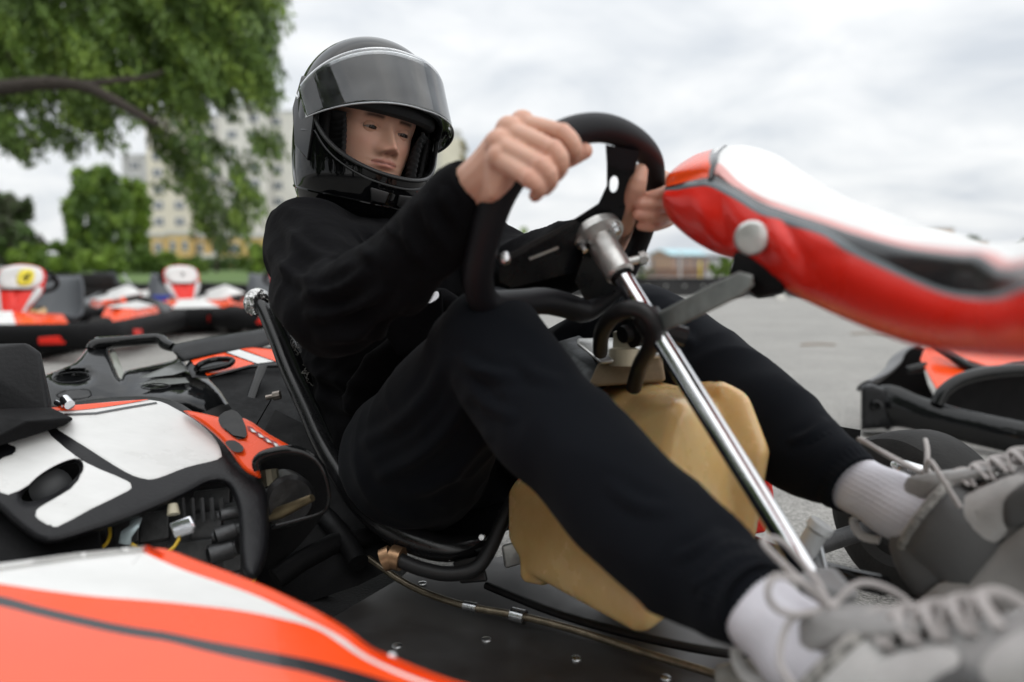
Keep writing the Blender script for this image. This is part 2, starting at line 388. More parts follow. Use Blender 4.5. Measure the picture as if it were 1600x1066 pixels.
# ---- leaves
leafm = [mat('leaf_green', (0.105, 0.185, 0.026), 0.55, var=0.3, vscale=1.5), mat('leaf_dark', (0.055, 0.105, 0.018), 0.6, var=0.3, vscale=1.5), mat('leaf_fresh', (0.21, 0.32, 0.045), 0.55, var=0.3, vscale=1.5)]
for lm in leafm:
    lm.node_tree.nodes['Principled BSDF'].inputs['Transmission Weight'].default_value = 0.0
def leaves(name, centres, radii, n, size, parent, mats, asp=2.2, droop=0.0, flat=0.0, weights=None, squash=1.0, slant=0.0):
    centres = np.array(centres); radii = np.array(radii, float); k = len(centres)
    if weights is None: weights = radii**2
    weights = np.array(weights, float); idx = rng.choice(k, n, p=weights/weights.sum())
    dr = rng.normal(size=(n, 3)); dr /= np.linalg.norm(dr, axis=1)[:, None]
    rr = radii[idx]*(rng.random(n)**0.45); dr[:, 2] *= squash
    dr[:, 0] += slant*dr[:, 2]*-1
    c = centres[idx]+dr*rr[:, None]; 
    a = rng.normal(size=(n, 3)); a[:, 2] = a[:, 2]*(1-flat)-droop*1.6; a /= np.linalg.norm(a, axis=1)[:, None]
    b = np.cross(a, rng.normal(size=(n, 3))); b /= np.linalg.norm(b, axis=1)[:, None]
    s = size*(0.6+0.8*rng.random(n))[:, None]; 
    v = np.stack([c-a*s*0.5*asp, c+b*s*0.5, c+a*s*0.5*asp, c-b*s*0.5], 1).reshape(-1, 3)
    f = np.arange(n*4).reshape(-1, 4)
    me = bpy.data.meshes.new(name); me.vertices.add(n*4); me.vertices.foreach_set('co', (v-np.array(WLOC.get(parent.name, Vector()))).reshape(-1))
    me.loops.add(n*4); me.loops.foreach_set('vertex_index', f.reshape(-1)); me.polygons.add(n); me.polygons.foreach_set('loop_start', np.arange(n)*4); me.polygons.foreach_set('loop_total', np.full(n, 4))
    for mm in mats: me.materials.append(mm)
    mi = (idx*7 % len(mats)); fl = rng.random(n) < 0.3; mi[fl] = rng.integers(0, len(mats), fl.sum()); me.polygons.foreach_set('material_index', mi.astype(np.int32))
    me.update(calc_edges=True); me.validate(); o = bpy.data.objects.new(name, me); C.objects.link(o); o.parent = parent; return o
bark = mat('bark', (0.045, 0.036, 0.028), 0.9, bump=1, bscale=20, var=0.4, vscale=5, bdist=0.02)
def G(px, d, z=0.0):   # ground point under a pixel column at a distance
    q = V(px, 418, d); return Vector((q.x, q.y, z))
# big overhanging tree at the left: trunk out of frame, limb reaching right
D0 = 11.0
bt = thing('large_tree', 'large green tree whose drooping leafy limb hangs over the left side', 'tree', G(-520, D0))
m = M()
m.tube([G(-520, D0), V(-505, 300, D0), V(-470, 150, D0), V(-420, 20, D0), V(-380, -200, D0)], [.34, .28, .25, .2, .12], 14, sm=4)
obj('trunk', m, bark, bt)
m = M()
m.tube([V(-470, 150, D0), V(-300, 120, D0-.8), V(-100, 138, D0-1.6), V(0, 137, D0-2.1), V(70, 130, D0-2.3), V(130, 135, D0-2.3), V(170, 152, D0-2.3), V(215, 178, D0-2.3), V(246, 194, D0-2.3)], [.2, .15, .12, .085, .075, .065, .055, .05, .03], 10, sm=4)
m.tube([V(120, 134, D0-2.3), V(180, 126, D0-2.2), V(240, 118, D0-1.9), V(300, 90, D0-1.2), V(370, 40, D0-1.3)], [.05, .035, .028, .02, .01], 8, sm=3)
m.tube([V(60, 131, D0-1), V(130, 80, D0-.8), V(220, 30, D0-.6), V(290, -60, D0-.5)], [.06, .045, .035, .02], 8, sm=3)
m.tube([V(200, 170, D0-1), V(265, 215, D0-1.1), V(330, 260, D0-1.2), V(390, 330, D0-1.2)], [.04, .022, .015, .007], 8, sm=3)
m.tube([V(300, -20, D0-.7), V(340, 40, D0-.8), V(362, 60, D0-.8), V(410, 110, D0-.9), V(425, 190, D0-.9)], [.05, .035, .03, .02, .01], 8, sm=3)
m.tube([V(-20, 137, D0-1), V(20, 180, D0-1.2), V(60, 215, D0-1.2), V(105, 240, D0-1.2)], [.04, .025, .016, .008], 8, sm=3)
for k in range(26):
    x = rng.uniform(0, 410); y = rng.uniform(10, 190); dd = D0-1+rng.uniform(-.8, .8)
    m.tube([V(x, y, dd), V(x+rng.uniform(10, 30), y+30, dd), V(x+rng.uniform(20, 45), y+rng.uniform(50, 90), dd)], [.018, .011, .005], 5, sm=2)
obj('limb', m, bark, bt)
cs = []; rs = []
def inside(px, py):
    # envelope of the drooping crown as the limb carries it
    if px < 130: lo = 215+25*math.sin(px*.05)
    elif px < 230: lo = 205-(px-130)*0.25
    elif px < 300: lo = 180+(px-230)*2.1
    elif px < 410: lo = 340-abs(px-365)*0.35
    else: lo = 265-(px-410)*3.0
    return py < lo
nn = 0
while nn < 900:
    px = rng.uniform(-500, 445); py = rng.uniform(-260, 350)
    edge = 440-18*math.sin(py*.04)-max(0, py-40)*.06+rng.normal()*6
    if px > edge or not inside(px, py): continue
    # airy gaps
    g = noise.noise(Vector((px*.018, py*.022, 3.1)))
    if py > 140 and g < -0.22+0.20*min(1, (py-140)/120): continue
    if px < 20 and py > 235: continue
    if py < 140 and g < -0.42: continue
    cs.append(V(px, py, D0-1+rng.uniform(-1.0, 1.2))); rs.append(rng.uniform(.10, .30)); nn += 1
for k in range(330):
    px, py = rng.uniform(-60, 425), rng.uniform(-40, 150)
    cs.append(V(px, py, D0-1+rng.uniform(-.8, 1.4))); rs.append(rng.uniform(.12, .28))
for (px, py) in ((30, 230), (12, 245), (55, 215), (95, 215), (70, 200), (110, 228), (15, 225), (330, 300), (345, 330), (360, 345), (395, 310), (300, 285), (280, 250), (410, 250), (385, 290), (310, 340), (350, 370), (405, 230), (425, 215), (260, 215), (290, 240), (330, 240), (250, 230), (262, 255), (285, 270), (300, 300), (318, 320), (240, 205), (270, 290), (375, 345), (400, 335)):
    for q in range(3): cs.append(V(px+rng.normal()*9, py+rng.normal()*9, D0-1+rng.uniform(-.6, .6))); rs.append(rng.uniform(.09, .17))
rs = [r*.72 for r in rs]
leaves('crown', cs, rs, 165000, 0.028, bt, [leafm[0], leafm[1], leafm[0], leafm[0], leafm[2]], asp=3.4, droop=1.0, squash=1.9, slant=.5)
# trees behind
def tree(name, label, px, d, top, wpx, seed, n, mats, base=440, cat='tree', shape='round', size=0.3, group=None, low=0.15, zb=0.3, leafn=None):
    r_ = np.random.default_rng(seed); b = G(px, d, zb); o = thing(name, label, cat, b, group)
    H = (418-top)/FPX*d+HC-zb; W = wpx/FPX*d/2
    m = M(); tw = max(.04, H*.018)
    m.tube([b, b+Vector((.02*H, 0, H*.3)), b+Vector((-.01*H, 0, H*.6)), b+Vector((0.01*H, 0, H*.93))], [tw*1.5, tw, tw*.7, tw*.2], 8, sm=3)
    for k in range(9):
        z = H*(low+.08+.08*k); a = r_.uniform(0, 6.28); m.tube([b+Vector((0, 0, z)), b+Vector((math.cos(a)*W*.4, math.sin(a)*W*.4, z+H*.09)), b+Vector((math.cos(a)*W*.75, math.sin(a)*W*.75, z+H*.12))], [tw*.4, tw*.25, tw*.1], 5)
    obj('trunk', m, bark, o)
    cs = []; rs = []
    for k in range(n):
        t_ = r_.random(); z = H*(low+(1-low)*t_)
        if shape == 'cone': ww = W*(1.05-t_**1.6)*(.9)+.05*W
        elif shape == 'col': ww = W*math.sin(math.pi*(0.12+0.8*t_))**.5
        else: ww = W*math.sin(math.pi*(0.08+0.87*t_))**.6
        a = r_.uniform(0, 6.28); q = ww*r_.random()**.5
        cs.append(b+Vector((math.cos(a)*q, math.sin(a)*q, z-.04*H))); rs.append(W*r_.uniform(.10, .24))
    leaves('crown', cs, rs, leafn or n*90, size, o, mats, squash=1.0 if cat == 'bush' else 1.7); return o
tree('bushy_tree', 'tall dense mid green tree rising left of the apartment tower', 158, 52, 264, 88, 3, 130, [leafm[0], leafm[2], leafm[0], leafm[1]], size=.24, shape='col', low=.03, leafn=16000)
tree('poplar_tree', 'narrow pale green tree against the left corner of the tower', 213, 56, 280, 58, 4, 70, [leafm[0], leafm[2], leafm[2]], size=.22, shape='col', low=.03, leafn=8000)
tree('dark_tree', 'dull dark tree with thin branches at the far left edge', 14, 48, 312, 120, 5, 60, [leafm[1], mat('leaf_dull', (0.07, 0.08, 0.045), .7, var=.3)], size=.22, leafn=5200)
tree('young_tree', 'small bare branched tree with few leaves before the yellow lower floors', 338, 40, 318, 110, 6, 22, [leafm[0], MATS['leaf_dull']], size=.13, leafn=900, low=.3)
bl = ['round yellow green bush below the tall dense tree', 'light green shrub beside the first far kart panel', 'low shrub between the dull dark tree and the dense tree', 'dark shrub at the foot of the narrow pale tree', 'pale shrub at the foot of the apartment block corner', 'bright shrub left of the driver behind the tyre wall', 'low yellow green shrub left of the small bare tree']
for i, (px, tp, wd) in enumerate([(165, 386, 80), (100, 380, 70), (55, 388, 80), (225, 392, 60), (270, 396, 60), (408, 384, 70), (305, 408, 44)]):
    tree('bush', bl[i], px, 34+i*1.3, tp, wd, 20+i, 30, [leafm[2], leafm[0]] if i not in (3,) else [leafm[1], leafm[0]], cat='bush', size=.16, group='shrubs along the lawn', low=0.0, leafn=3200)
# hedge under the yellow floors
hd = thing('hedge', 'long low dark clipped hedge in front of the yellow ground floors', 'hedge', G(345, 60, .3))
cs = [G(px, 60+rng.uniform(-.5, .5), .3+rng.uniform(.1, .75)) for px in np.linspace(235, 450, 60)]
leaves('foliage', cs, [.5]*60, 5000, .15, hd, [leafm[1]])
# ---------------------------------------------------------------- apartment tower
conc = mat('pale_concrete', (0.62, 0.61, 0.57), 0.85, var=.12, vscale=.3); conc2 = mat('cream_concrete', (0.60, 0.57, 0.47), 0.85, var=.12, vscale=.3); conc3 = mat('grey_concrete', (0.46, 0.47, 0.47), 0.85, var=.2, vscale=.3)
ochre = mat('ochre_render', (0.58, 0.40, 0.16), .85, var=.12, vscale=.3); olive = mat('olive_slab', (0.24, 0.22, 0.10), .8); wg = mat('window_glass', (0.12, 0.14, 0.16), .12, spec=.8); wf = mat('window_white', (0.6, 0.6, 0.58), .6); green = mat('green_awning', (0.03, 0.16, 0.11), .7)
def building(name, label, cat, d, blocks, zb=0.0):
    o = thing(name, label, cat, G((blocks[0][0]+blocks[-1][1])/2, d)); wins = 0
    for bi, (x0, x1, top, dd, dep, mw, cols, storey, base) in enumerate(blocks):
        X0, X1 = G(x0, dd).x, G(x1, dd).x; y = G(0, dd).y; H = (418-top)/FPX*dd+HC; Hb = (418-base)/FPX*dd+HC if base else 0
        m = M(); m.box(((X0+X1)/2, y+dep/2, (H+Hb)/2), (X1-X0, dep, H-Hb)); obj('wall', m, mw, o, smooth=False)
        m = M(); m.box(((X0+X1)/2, y+dep/2, H+.25), (X1-X0+.3, dep+.3, .5)); obj('roof', m, conc3, o, smooth=False)
        ns = int((H-Hb-.4)/storey)
        for c in range(cols):
            for s_ in range(ns):
                if wins >= 98: break
                cx = X0+(X1-X0)*(c+.5)/cols; z = H-storey*(s_+.55); ww = min(1.9, (X1-X0)/cols*.5)
                f = M(); f.box((cx, y-.04, z), (ww, .14, storey*.56)); fo = obj('window', f, wf, o, smooth=False)
                g = M(); g.box((cx-ww*.24, y-.13, z), (ww*.4, .06, storey*.46)); g.box((cx+ww*.24, y-.13, z), (ww*.4, .06, storey*.46)); obj('pane', g, wg, fo, smooth=False); wins += 1
    return o
d = 150
ap = building('apartment_tower', 'tall pale apartment tower with rows of windows behind the trees', 'building', d,
    [(197, 240, 248, d+8, 14, conc3, 1, 3.0, 0), (236, 300, 184, d, 18, conc2, 2, 3.0, 372), (300, 352, 190, d+3, 14, conc, 2, 3.0, 372), (352, 420, 176, d, 18, conc, 2, 3.0, 372), (420, 492, 182, d+4, 14, conc, 2, 3.0, 0), (492, 640, 190, d+3, 16, conc, 3, 3.0, 0), (640, 694, 214, d+3, 16, conc, 2, 3.0, 0)])
# olive balcony stack and roof house at the tower's right end
def fb(x0, x1, y0, y1, dd, dep, m_, nm='balcony', par=ap):
    A = V(x0, y1, dd); B = V(x1, y0, dd); m = M(); m.box(((A.x+B.x)/2, A.y+dep/2, (A.z+B.z)/2), (B.x-A.x, dep, B.z-A.z)); return obj(nm, m, m_, par, smooth=False)
fb(690, 720, 219, 420, d, 12, conc2, 'wall'); fb(694, 719, 203, 218, d+1, 6, conc3, 'roof_house')
for k in range(9): fb(691, 726, 218.5+k*21, 223+k*21, d-1.6, 13, olive, 'balcony')
for k in range(9): fb(694, 711, 226+k*21, 237+k*21, d-.3, .5, wg, 'window')
fb(699, 714, 276, 281, d-1.3, 1, green, 'awning'); fb(700, 712, 297, 301, d-1.3, 1, green, 'awning')
lb = building('yellow_building', 'low yellow rendered building with white windows below the pale tower', 'building', 125,
    [(236, 262, 371, 126, 8, ochre, 1, 3.0, 0), (262, 300, 368, 125, 9, ochre, 2, 3.0, 0), (300, 352, 372, 127, 9, ochre, 2, 3.0, 0), (352, 440, 372, 125, 9, ochre, 3, 3.0, 0)])
fb(308, 345, 397, 420, 126.5, .6, wf, 'garage_door', lb)
# ---------------------------------------------------------------- house with the blue roof
brick = mat('pink_brick', (0.42, 0.27, 0.20), .85, var=.12, vscale=1.2); tan = mat('tan_brick', (0.40, 0.26, 0.16), .85, var=.1, vscale=1.2); blue = mat('pale_blue_roof', (0.36, 0.55, 0.60), .5, var=.1)
d = 190.0
hs = thing('brick_house', 'brick house with pale blue roof and a row of small windows beyond the fence', 'building', G(1065, d))
def q3(px, py, dd): return V(px, py, dd)
A0 = G(1015, d+3); A1 = G(1050, d-2); B1 = G(1106, d+4); dep = Vector((1.2, 8, 0)); hz = (418-398)/FPX*d+HC; gz = (418-389.5)/FPX*d+HC
m = M(); P = [A0, A1, B1, A0+(B1-A1)]
m.add([Vector((p.x, p.y, z)) for z in (0, hz) for p in P], [(0, 1, 5, 4), (1, 2, 6, 5), (2, 3, 7, 6), (3, 0, 4, 7)], [0, 1, 0, 0])
mid = (A0+A1)/2; mid2 = (B1+P[3])/2
m.add([Vector((A0.x, A0.y, hz)), Vector((A1.x, A1.y, hz)), Vector((mid.x, mid.y, gz)), Vector((P[3].x, P[3].y, hz)), Vector((B1.x, B1.y, hz)), Vector((mid2.x, mid2.y, gz))], [(0, 1, 2), (3, 5, 4)], 0)
obj('wall', m, [tan, brick], hs, smooth=False)
m = M(); e = Vector((0, 0, .05)); ov = (B1-A1).normalized()*.5; dn = Vector((.3, -.5, -.25))
r0 = Vector((mid.x, mid.y, gz))-ov+e; r1 = Vector((mid2.x, mid2.y, gz))+ov+e; s0 = Vector((A1.x, A1.y, hz))-ov+dn+e; s1 = Vector((B1.x, B1.y, hz))+ov+dn+e
t0 = Vector((A0.x, A0.y, hz))-ov-dn*.6; t1 = Vector((P[3].x, P[3].y, hz))+ov-dn*.6
m.add([r0, r1, s1, s0, t0, t1], [(0, 1, 2, 3), (0, 4, 5, 1)]); obj('roof', m, blue, hs, smooth=False, solid=.25)
dirw = (B1-A1).normalized(); nrm = Vector((dirw.y, -dirw.x, 0))
for row, zc in ((0, hz-1.15), (1, 1.2)):
    for k in range(4):
        c = A1+(B1-A1)*(.16+.23*k)+nrm*.05; m = M(); mm = Matrix((dirw, -nrm, Z_)).transposed(); m.box(Vector((c.x, c.y, zc)), (.75, .15, 1.1), mm); obj('window', m, wg, hs, smooth=False)
c = (A0+(A1-A0)*.12); m = M(); m.box(Vector((c.x, c.y-.3, 1.6)), (.6, .3, 1.6)); obj('door', m, wg, hs, smooth=False)
# annex
an = thing('flat_roof_shed', 'dark flat roofed shed at the right end of the blue roofed house', 'building', G(1120, d+2))
fb(1107, 1132, 403, 432, d+6, 5, conc3, 'wall', an); fb(1106, 1135, 400, 404, d+5.5, 6, DARK, 'roof', an)
# palings fence beyond the tyre wall
fm = mat('fence_metal', (0.13, 0.13, 0.13), .7)
fe = thing('mesh_fence', 'grey picket fence beyond the tyre barrier on the right', 'fence', G(1110, 40))
m = M()
x0, x1 = G(985, 40).x, G(1560, 40).x; y = G(0, 40).y
k = x0
while k < x1: m.box((k, y, .62), (.035, .035, 1.15)); k += .13
obj('palings', m, fm, fe, smooth=False)
m = M(); m.box(((x0+x1)/2, y+.05, 1.12), (x1-x0, .04, .05)); m.box(((x0+x1)/2, y+.05, .3), (x1-x0, .04, .05)); obj('rails', m, fm, fe, smooth=False)
k = x0
while k < x1: m = M(); m.box((k, y, .65), (.09, .09, 1.3)); obj('post', m, conc3, fe, smooth=False); k += 2.5
rubble = mat('rusty_brown', (0.22, 0.10, 0.05), .8, var=.4, vscale=2)
wl = thing('brick_wall', 'low rusty brown wall seen through the picket fence', 'wall', G(1040, 46)); m = M(); a, b = G(1010, 46), G(1100, 46); m.box(((a.x+b.x)/2, a.y, .25), (b.x-a.x, .3, .5)); obj('wall_face', m, rubble, wl, smooth=False)
yp = thing('marker_post', 'small yellow post standing in the picket fence', 'post', G(1094, 39)); m = M(); q = G(1094, 39); m.tube([q, q+Vector((0, 0, .75))], .035, 10); obj('pole', m, YEL, yp); m = M(); m.tube([q+Vector((0, 0, .75)), q+Vector((0, 0, .85))], [.06, .03], 10); obj('cap', m, YEL, yp)
tree('bush', 'leafy bright green bush just right of the blue roofed house', 1137, 38, 404, 52, 40, 20, [leafm[2], leafm[0]], cat='bush', size=.12, low=0, group='shrubs right of the driver', leafn=2600, zb=0)
tree('bush', 'small bright green bush seen above the far sleeve left of the wheel hub', 812, 40, 358, 60, 41, 26, [leafm[2]], cat='bush', size=.14, low=0, group='shrubs right of the driver', leafn=3000, zb=0)
tree('bush', 'yellow green weeds left of the brick house', 1000, 42, 404, 40, 42, 18, [leafm[2], MATS['leaf_dull']], cat='bush', size=.1, low=0, group='shrubs right of the driver', leafn=1800, zb=0)
tree('pine_tree', 'dark treetop showing above the kart front panel at far right', 1518, 120, 371, 28, 43, 16, [leafm[1]], size=.4, leafn=900, zb=0)
tree('pine_tree', 'dark treetop cut by the right edge of the photo', 1601, 120, 372, 20, 44, 16, [leafm[1]], size=.4, leafn=900, zb=0)
bb = building('distant_block', 'small tan flat roofed block above the kart front panel', 'building', 170, [(1465, 1487, 360, 170, 8, tan, 0, 3, 0)])
bb2 = building('distant_house', 'tiny tan building top right of the dark treetop', 'building', 170, [(1520, 1542, 380, 172, 8, tan, 0, 3, 0)])
# ---------------------------------------------------------------- tyre barriers
def tyre_mesh(Ro=.28, Ri=.16, W=.18):
    m = M(); prof = [(-W*.32, Ri), (-W*.5, Ri+.02), (-W*.5, Ro-.05), (-W*.38, Ro-.012), (-W*.2, Ro), (W*.2, Ro), (W*.38, Ro-.012), (W*.5, Ro-.05), (W*.5, Ri+.02), (W*.32, Ri)]
    seg = 28; vs = [Vector((r*math.cos(2*math.pi*k/seg), r*math.sin(2*math.pi*k/seg), h)) for h, r in prof for k in range(seg)]; n = len(prof)
    m.add(vs, [(i*seg+k, i*seg+(k+1) % seg, ((i+1) % n)*seg+(k+1) % seg, ((i+1) % n)*seg+k) for i in range(n) for k in range(seg)]); return m
base = None
spots = []
belt = None
for row, (px0, px1, dd, nz) in enumerate([(-60, 480, 9.6, 2)]):
    a, b = G(px0, dd), G(px1, dd); n = int((b-a).length/.46)
    for i in range(n+1):
        for z in range(nz): spots.append((row, i, a+(b-a)*(i/n)+Vector((rng.uniform(-.02, .02), rng.uniform(-.04, .04), .09+z*.18)), z))
for j, (row, i, p_, z) in enumerate(spots):
    if base is None:
        base = obj('barrier_tyre', tyre_mesh(), RUB); o = base
    else: o = base.copy(); C.objects.link(o)
    o.location = p_; o.rotation_euler = (rng.uniform(-.04, .04), rng.uniform(-.04, .04), rng.uniform(0, 6))
    side = 'in the low tyre wall behind the far left karts' if row == 0 else 'in the black tyre wall across the right of the track'
    setp(o, 'black tyre in the '+('top' if z else 'bottom')+' course of the low tyre wall behind the far karts', 'tyre', 'barrier tyres '+('left' if row == 0 else 'right')+(' top course' if z else ' bottom course'))
# taller stack left
sp2 = [(G(108, 8.9), 3), (G(136, 9.0), 3), (G(80, 9.1), 2)]
for a, n in sp2:
    for z in range(n):
        o = base.copy(); C.objects.link(o); o.location = a+Vector((0, 0, .09+z*.15)); setp(o, 'black tyre in the taller stack right of the first far kart panel', 'tyre', 'tyres of the taller stack')
# leaf scraps and stains on the track
for i, (px, py, ln) in enumerate([(1365, 523, .16), (1283, 541, .12)]):
    d_ = FPX*HC/(py-418); q = G(px, d_); m = M(); m.tube([q+Vector((-ln, 0, .006)), q+Vector((0, .03, .01)), q+Vector((ln, .01, .006))], [(.004, .02)]*3, 6, sm=3, flat=(0, 0, 1))
    setp(obj('leaf_scrap', m, mat('dry_leaf', (0.2, 0.13, 0.07), .8)), ['thin brown scrap lying farther up the bare asphalt', 'short brown scrap lying nearer on the bare asphalt'][i], 'leaf scrap')

# black belt wrapped barrier across the right of the track
bw = thing('belt_barrier', 'low black rubber belt barrier running across the far side of the track', 'barrier', G(1000, 14.8))
m = M(); a, b = G(700, 14.8), G(1560, 15.6); n_ = 60
for i in range(n_):
    p0, p1 = a.lerp(b, i/n_), a.lerp(b, (i+1)/n_); c = (p0+p1)/2; c.y += .02*math.sin(i*1.3); m.box(Vector((c.x, c.y+.2, .155)), ((p1-p0).length*1.02, .4, .31))
obj('belt', m, mat('belt_rubber', (.012, .012, .013), .5, bump=.5, bscale=12), bw, smooth=False)
m = M(); m.box(Vector(((a.x+b.x)/2, (a.y+b.y)/2+.2, .33)), ((b-a).length, .46, .04), rotm('Z', math.atan2(b.y-a.y, b.x-a.x))); obj('cap_strip', m, BLKM, bw, smooth=False)
for i in range(30):
    p = a.lerp(b, (i+.5)/30); m = M(); m.lathe(p+Vector((0, -.04, .2)), Vector((0, -1, 0)), [(0, .018), (.015, .018), (.02, .008)], 8); obj('bolt', m, ALU, bw)
cb = thing('kerb_block', 'small pale concrete block in front of the belt barrier', 'block', G(1220, 13.4)); m = M(); q = G(1221, 13.4); m.box(q+Vector((0, 0, .06)), (.16, .16, .12), taper=.7); obj('block', m, conc, cb, bevel=.01)
# trees that stand behind the photographer and darken what the gloss reflects
for i, (x, y, h, wd) in enumerate([(-3.5, -10, 8, 8), (-8.5, -7.5, 11, 8), (-14, -2, 12, 9)]):
    b = Vector((x, y, 0)); o = thing('park_tree', ['lower green tree standing behind the photographer', 'green tree standing behind the photographer to the left', 'taller green tree well to the left of the photographer'][i], 'tree', b, 'trees behind the photographer')
    m = M(); m.tube([b, b+Vector((.2, 0, h*.35)), b+Vector((0, 0, h*.8))], [.3, .22, .06], 10, sm=3); obj('trunk', m, bark, o)
    r_ = np.random.default_rng(60+i); cs = []; rs = []
    for k in range(60):
        t_ = r_.random(); z = h*(.12+.88*t_); q = wd/2*math.sin(math.pi*(.15+.8*t_))**.6*r_.random()**.5; a_ = r_.uniform(0, 6.28); cs.append(b+Vector((math.cos(a_)*q, math.sin(a_)*q, z))); rs.append(r_.uniform(.7, 1.4))
    leaves('crown', cs, rs, 9000, .30, o, [leafm[0], leafm[1]])
# ================================================================ THE DRIVER'S KART
kart = thing('racing_kart', 'orange white and black rental kart the driver sits in, filling the foreground', 'go-kart', (0.1, 0.9, 0.0))
def onplane(px, py, c, n):
    r = (V(px, py, 1)-CAM); return CAM+r*((c-CAM).dot(n)/r.dot(n))
# ---- steering column
hub = V(932, 368, .955); foot = V(1268, 908, .735)
cax = (foot-hub).normalized()
m = M(); p1 = hub+cax*.02; p2 = hub.lerp(foot, .20)
m.tube([hub.lerp(foot, .04), foot+cax*.13], .0112, 28); col = obj('steering_column', m, CHR, kart)
m = M(); m.lathe(hub, cax, [(-.004, .033), (.006, .033), (.008, .028), (.010, .0185), (.03, .0178), (.062, .0172), (.064, .0155), (.066, .0125)], 32); hb_ = obj('wheel_boss', m, ALU, col)
m = M(); m.tube([hub+cax*.064, hub+cax*.069], .0138, 24); obj('rubber_ring', m, BLKM, col)
u_ = cax.orthogonal().normalized(); w2 = cax.cross(u_)
for k in range(3):
    a = 2.1*k+.5; c = hub+(u_*math.cos(a)+w2*math.sin(a))*.0255; m = M(); m.lathe(c-cax*.006, cax, [(0, .0062), (.019, .0062), (.020, .004), (.026, .004)], 6); obj('bolt', m, SIL, col, smooth=False)
m = M(); c = hub+cax*.048; s_ = (RT*.9+UP*.2).normalized(); m.tube([c+s_*.014, c+s_*.040], .0052, 12); m.tube([c+s_*.030, c+s_*.037], .0085, 6); obj('clamp_bolt', m, ALU, col)
# ---- steering wheel: rim fitted in one plane through the hub
wn = Vector((-.50, .42, .76)).normalized(); wc = hub-cax*.012
rimpx = [(868, 212), (905, 197), (945, 198), (985, 216), (1014, 242), (1026, 275), (1022, 330), (1004, 380), (980, 425), (955, 458), (915, 484), (875, 470), (840, 462), (805, 470), (765, 478), (752, 440), (757, 390), (772, 335), (800, 285), (835, 240)]
wr = [V(px, py, d) for (px, py), d in zip(rimpx, [.845, .86, .88, .905, .93, .955, .985, 1.01, 1.03, 1.035, 1.03, 1.01, .985, .955, .915, .885, .865, .845, .83, .832])]
# best plane through the hand-set points keeps the rim flat
ar = np.array([tuple(v) for v in wr]); cc = ar.mean(0); uu, ss, vv = np.linalg.svd(ar-cc); nn_ = Vector(vv[2]); cc = Vector(cc)
wr = [p-nn_*((p-cc).dot(nn_))*.9 for p in wr]
m = M(); m.tube(wr, [.0168, .0165, .016, .0155, .0145, .013, .012, .0125, .014, .0155]+[.0165]*4+[.0175]*6, 22, closed=True, sm=5)
GRIP = mat('suede_grip', (.007, .007, .009), .5, bump=.5, bscale=600, spec=.22, bdist=.0006)
wheel = obj('steering_wheel', m, GRIP, kart)
# spokes: folded steel plate with oval lightening holes
def plate(name, pts, th, mt, par, depth, holes=(), **k): return panel(name, pts, depth, mt, par, thick=th, step=6, smooth=0, holes=holes, hsmooth=3, **k)
dsp = fitd([(935, 350, .945), (975, 235, .90), (1000, 300, .93)])
plate('spoke', [(948, 232), (999, 240), (983, 300), (972, 345), (940, 372), (905, 360), (893, 345), (935, 318), (948, 290)], .005, BLK, wheel, dsp, holes=[[(953, 283), (957, 276), (963, 276), (966, 284), (964, 296), (958, 301), (953, 296)]])
plate('spoke_clamp', [(946, 226), (998, 236), (993, 264), (972, 266), (948, 256)], .012, GRIP, wheel, lambda x, y: dsp(x, y)-.012)
dlf = fitd([(785, 432, .90), (920, 345, .935), (900, 420, .96)])
plate('spoke', [(782, 404), (800, 400), (898, 346), (925, 350), (935, 400), (912, 398), (900, 425), (800, 450), (780, 440)], .006, BLK, wheel, dlf)
plate('spoke_edge', [(784, 402), (897, 342), (903, 347), (792, 410)], .012, DARK, wheel, lambda x, y: dlf(x, y)-.006)
plate('slot_trim', [(826, 403), (872, 385), (873, 389), (828, 407)], .002, ALU, wheel, lambda x, y: dlf(x, y)-.003)
m = M(); c = V(788, 404, .878); m.lathe(c, (wn*-1), [(-.004, .007), (.002, .007), (.006, .0045)], 12); obj('rivet', m, SIL, wheel)
drt = fitd([(935, 400, .96), (1000, 400, 1.02), (960, 470, 1.03)])
plate('spoke', [(918, 380), (960, 392), (975, 420), (960, 460), (915, 470), (898, 440)], .006, BLK, wheel, drt)
# ---- bracket arm holding the front panel
m = M(); pass
panel('panel_bracket', [(1018, 494), (1060, 472), (1110, 445), (1155, 424), (1176, 430), (1178, 446), (1160, 462), (1120, 482), (1070, 505), (1032, 520)], fitd([(1025, 505, .875), (1170, 440, .755), (1110, 480, .80)]), mat('grey_bracket', (.27, .29, .275), .40, metal=.6, var=.25, vscale=40, bump=.2, bscale=120), kart, thick=.012, step=8, smooth=0, curl=.003, curlpx=4)
m = M(); m.hull([V(1152, 400, .79), V(1225, 430, .74), V(1146, 428, .79), V(1220, 452, .74), V(1185, 460, .77), V(1155, 400, .86), V(1225, 415, .84), V(1222, 440, .84)], r=.004); obj('panel_mount', m, BLKM, kart, bevel=.004)
m = M(); cen = hub.lerp(foot, .30); m.lathe(cen, cax, [(-.008, .012), (-.008, .0165), (.022, .0165), (.022, .012)], 24); cl = obj('column_clamp', m, DARK, kart)
m = M(); m.tube([cen+cax*.01, cen+cax*.01+RT*.035-UP*.01], .011, 10); obj('clamp_lug', m, DARK, cl)
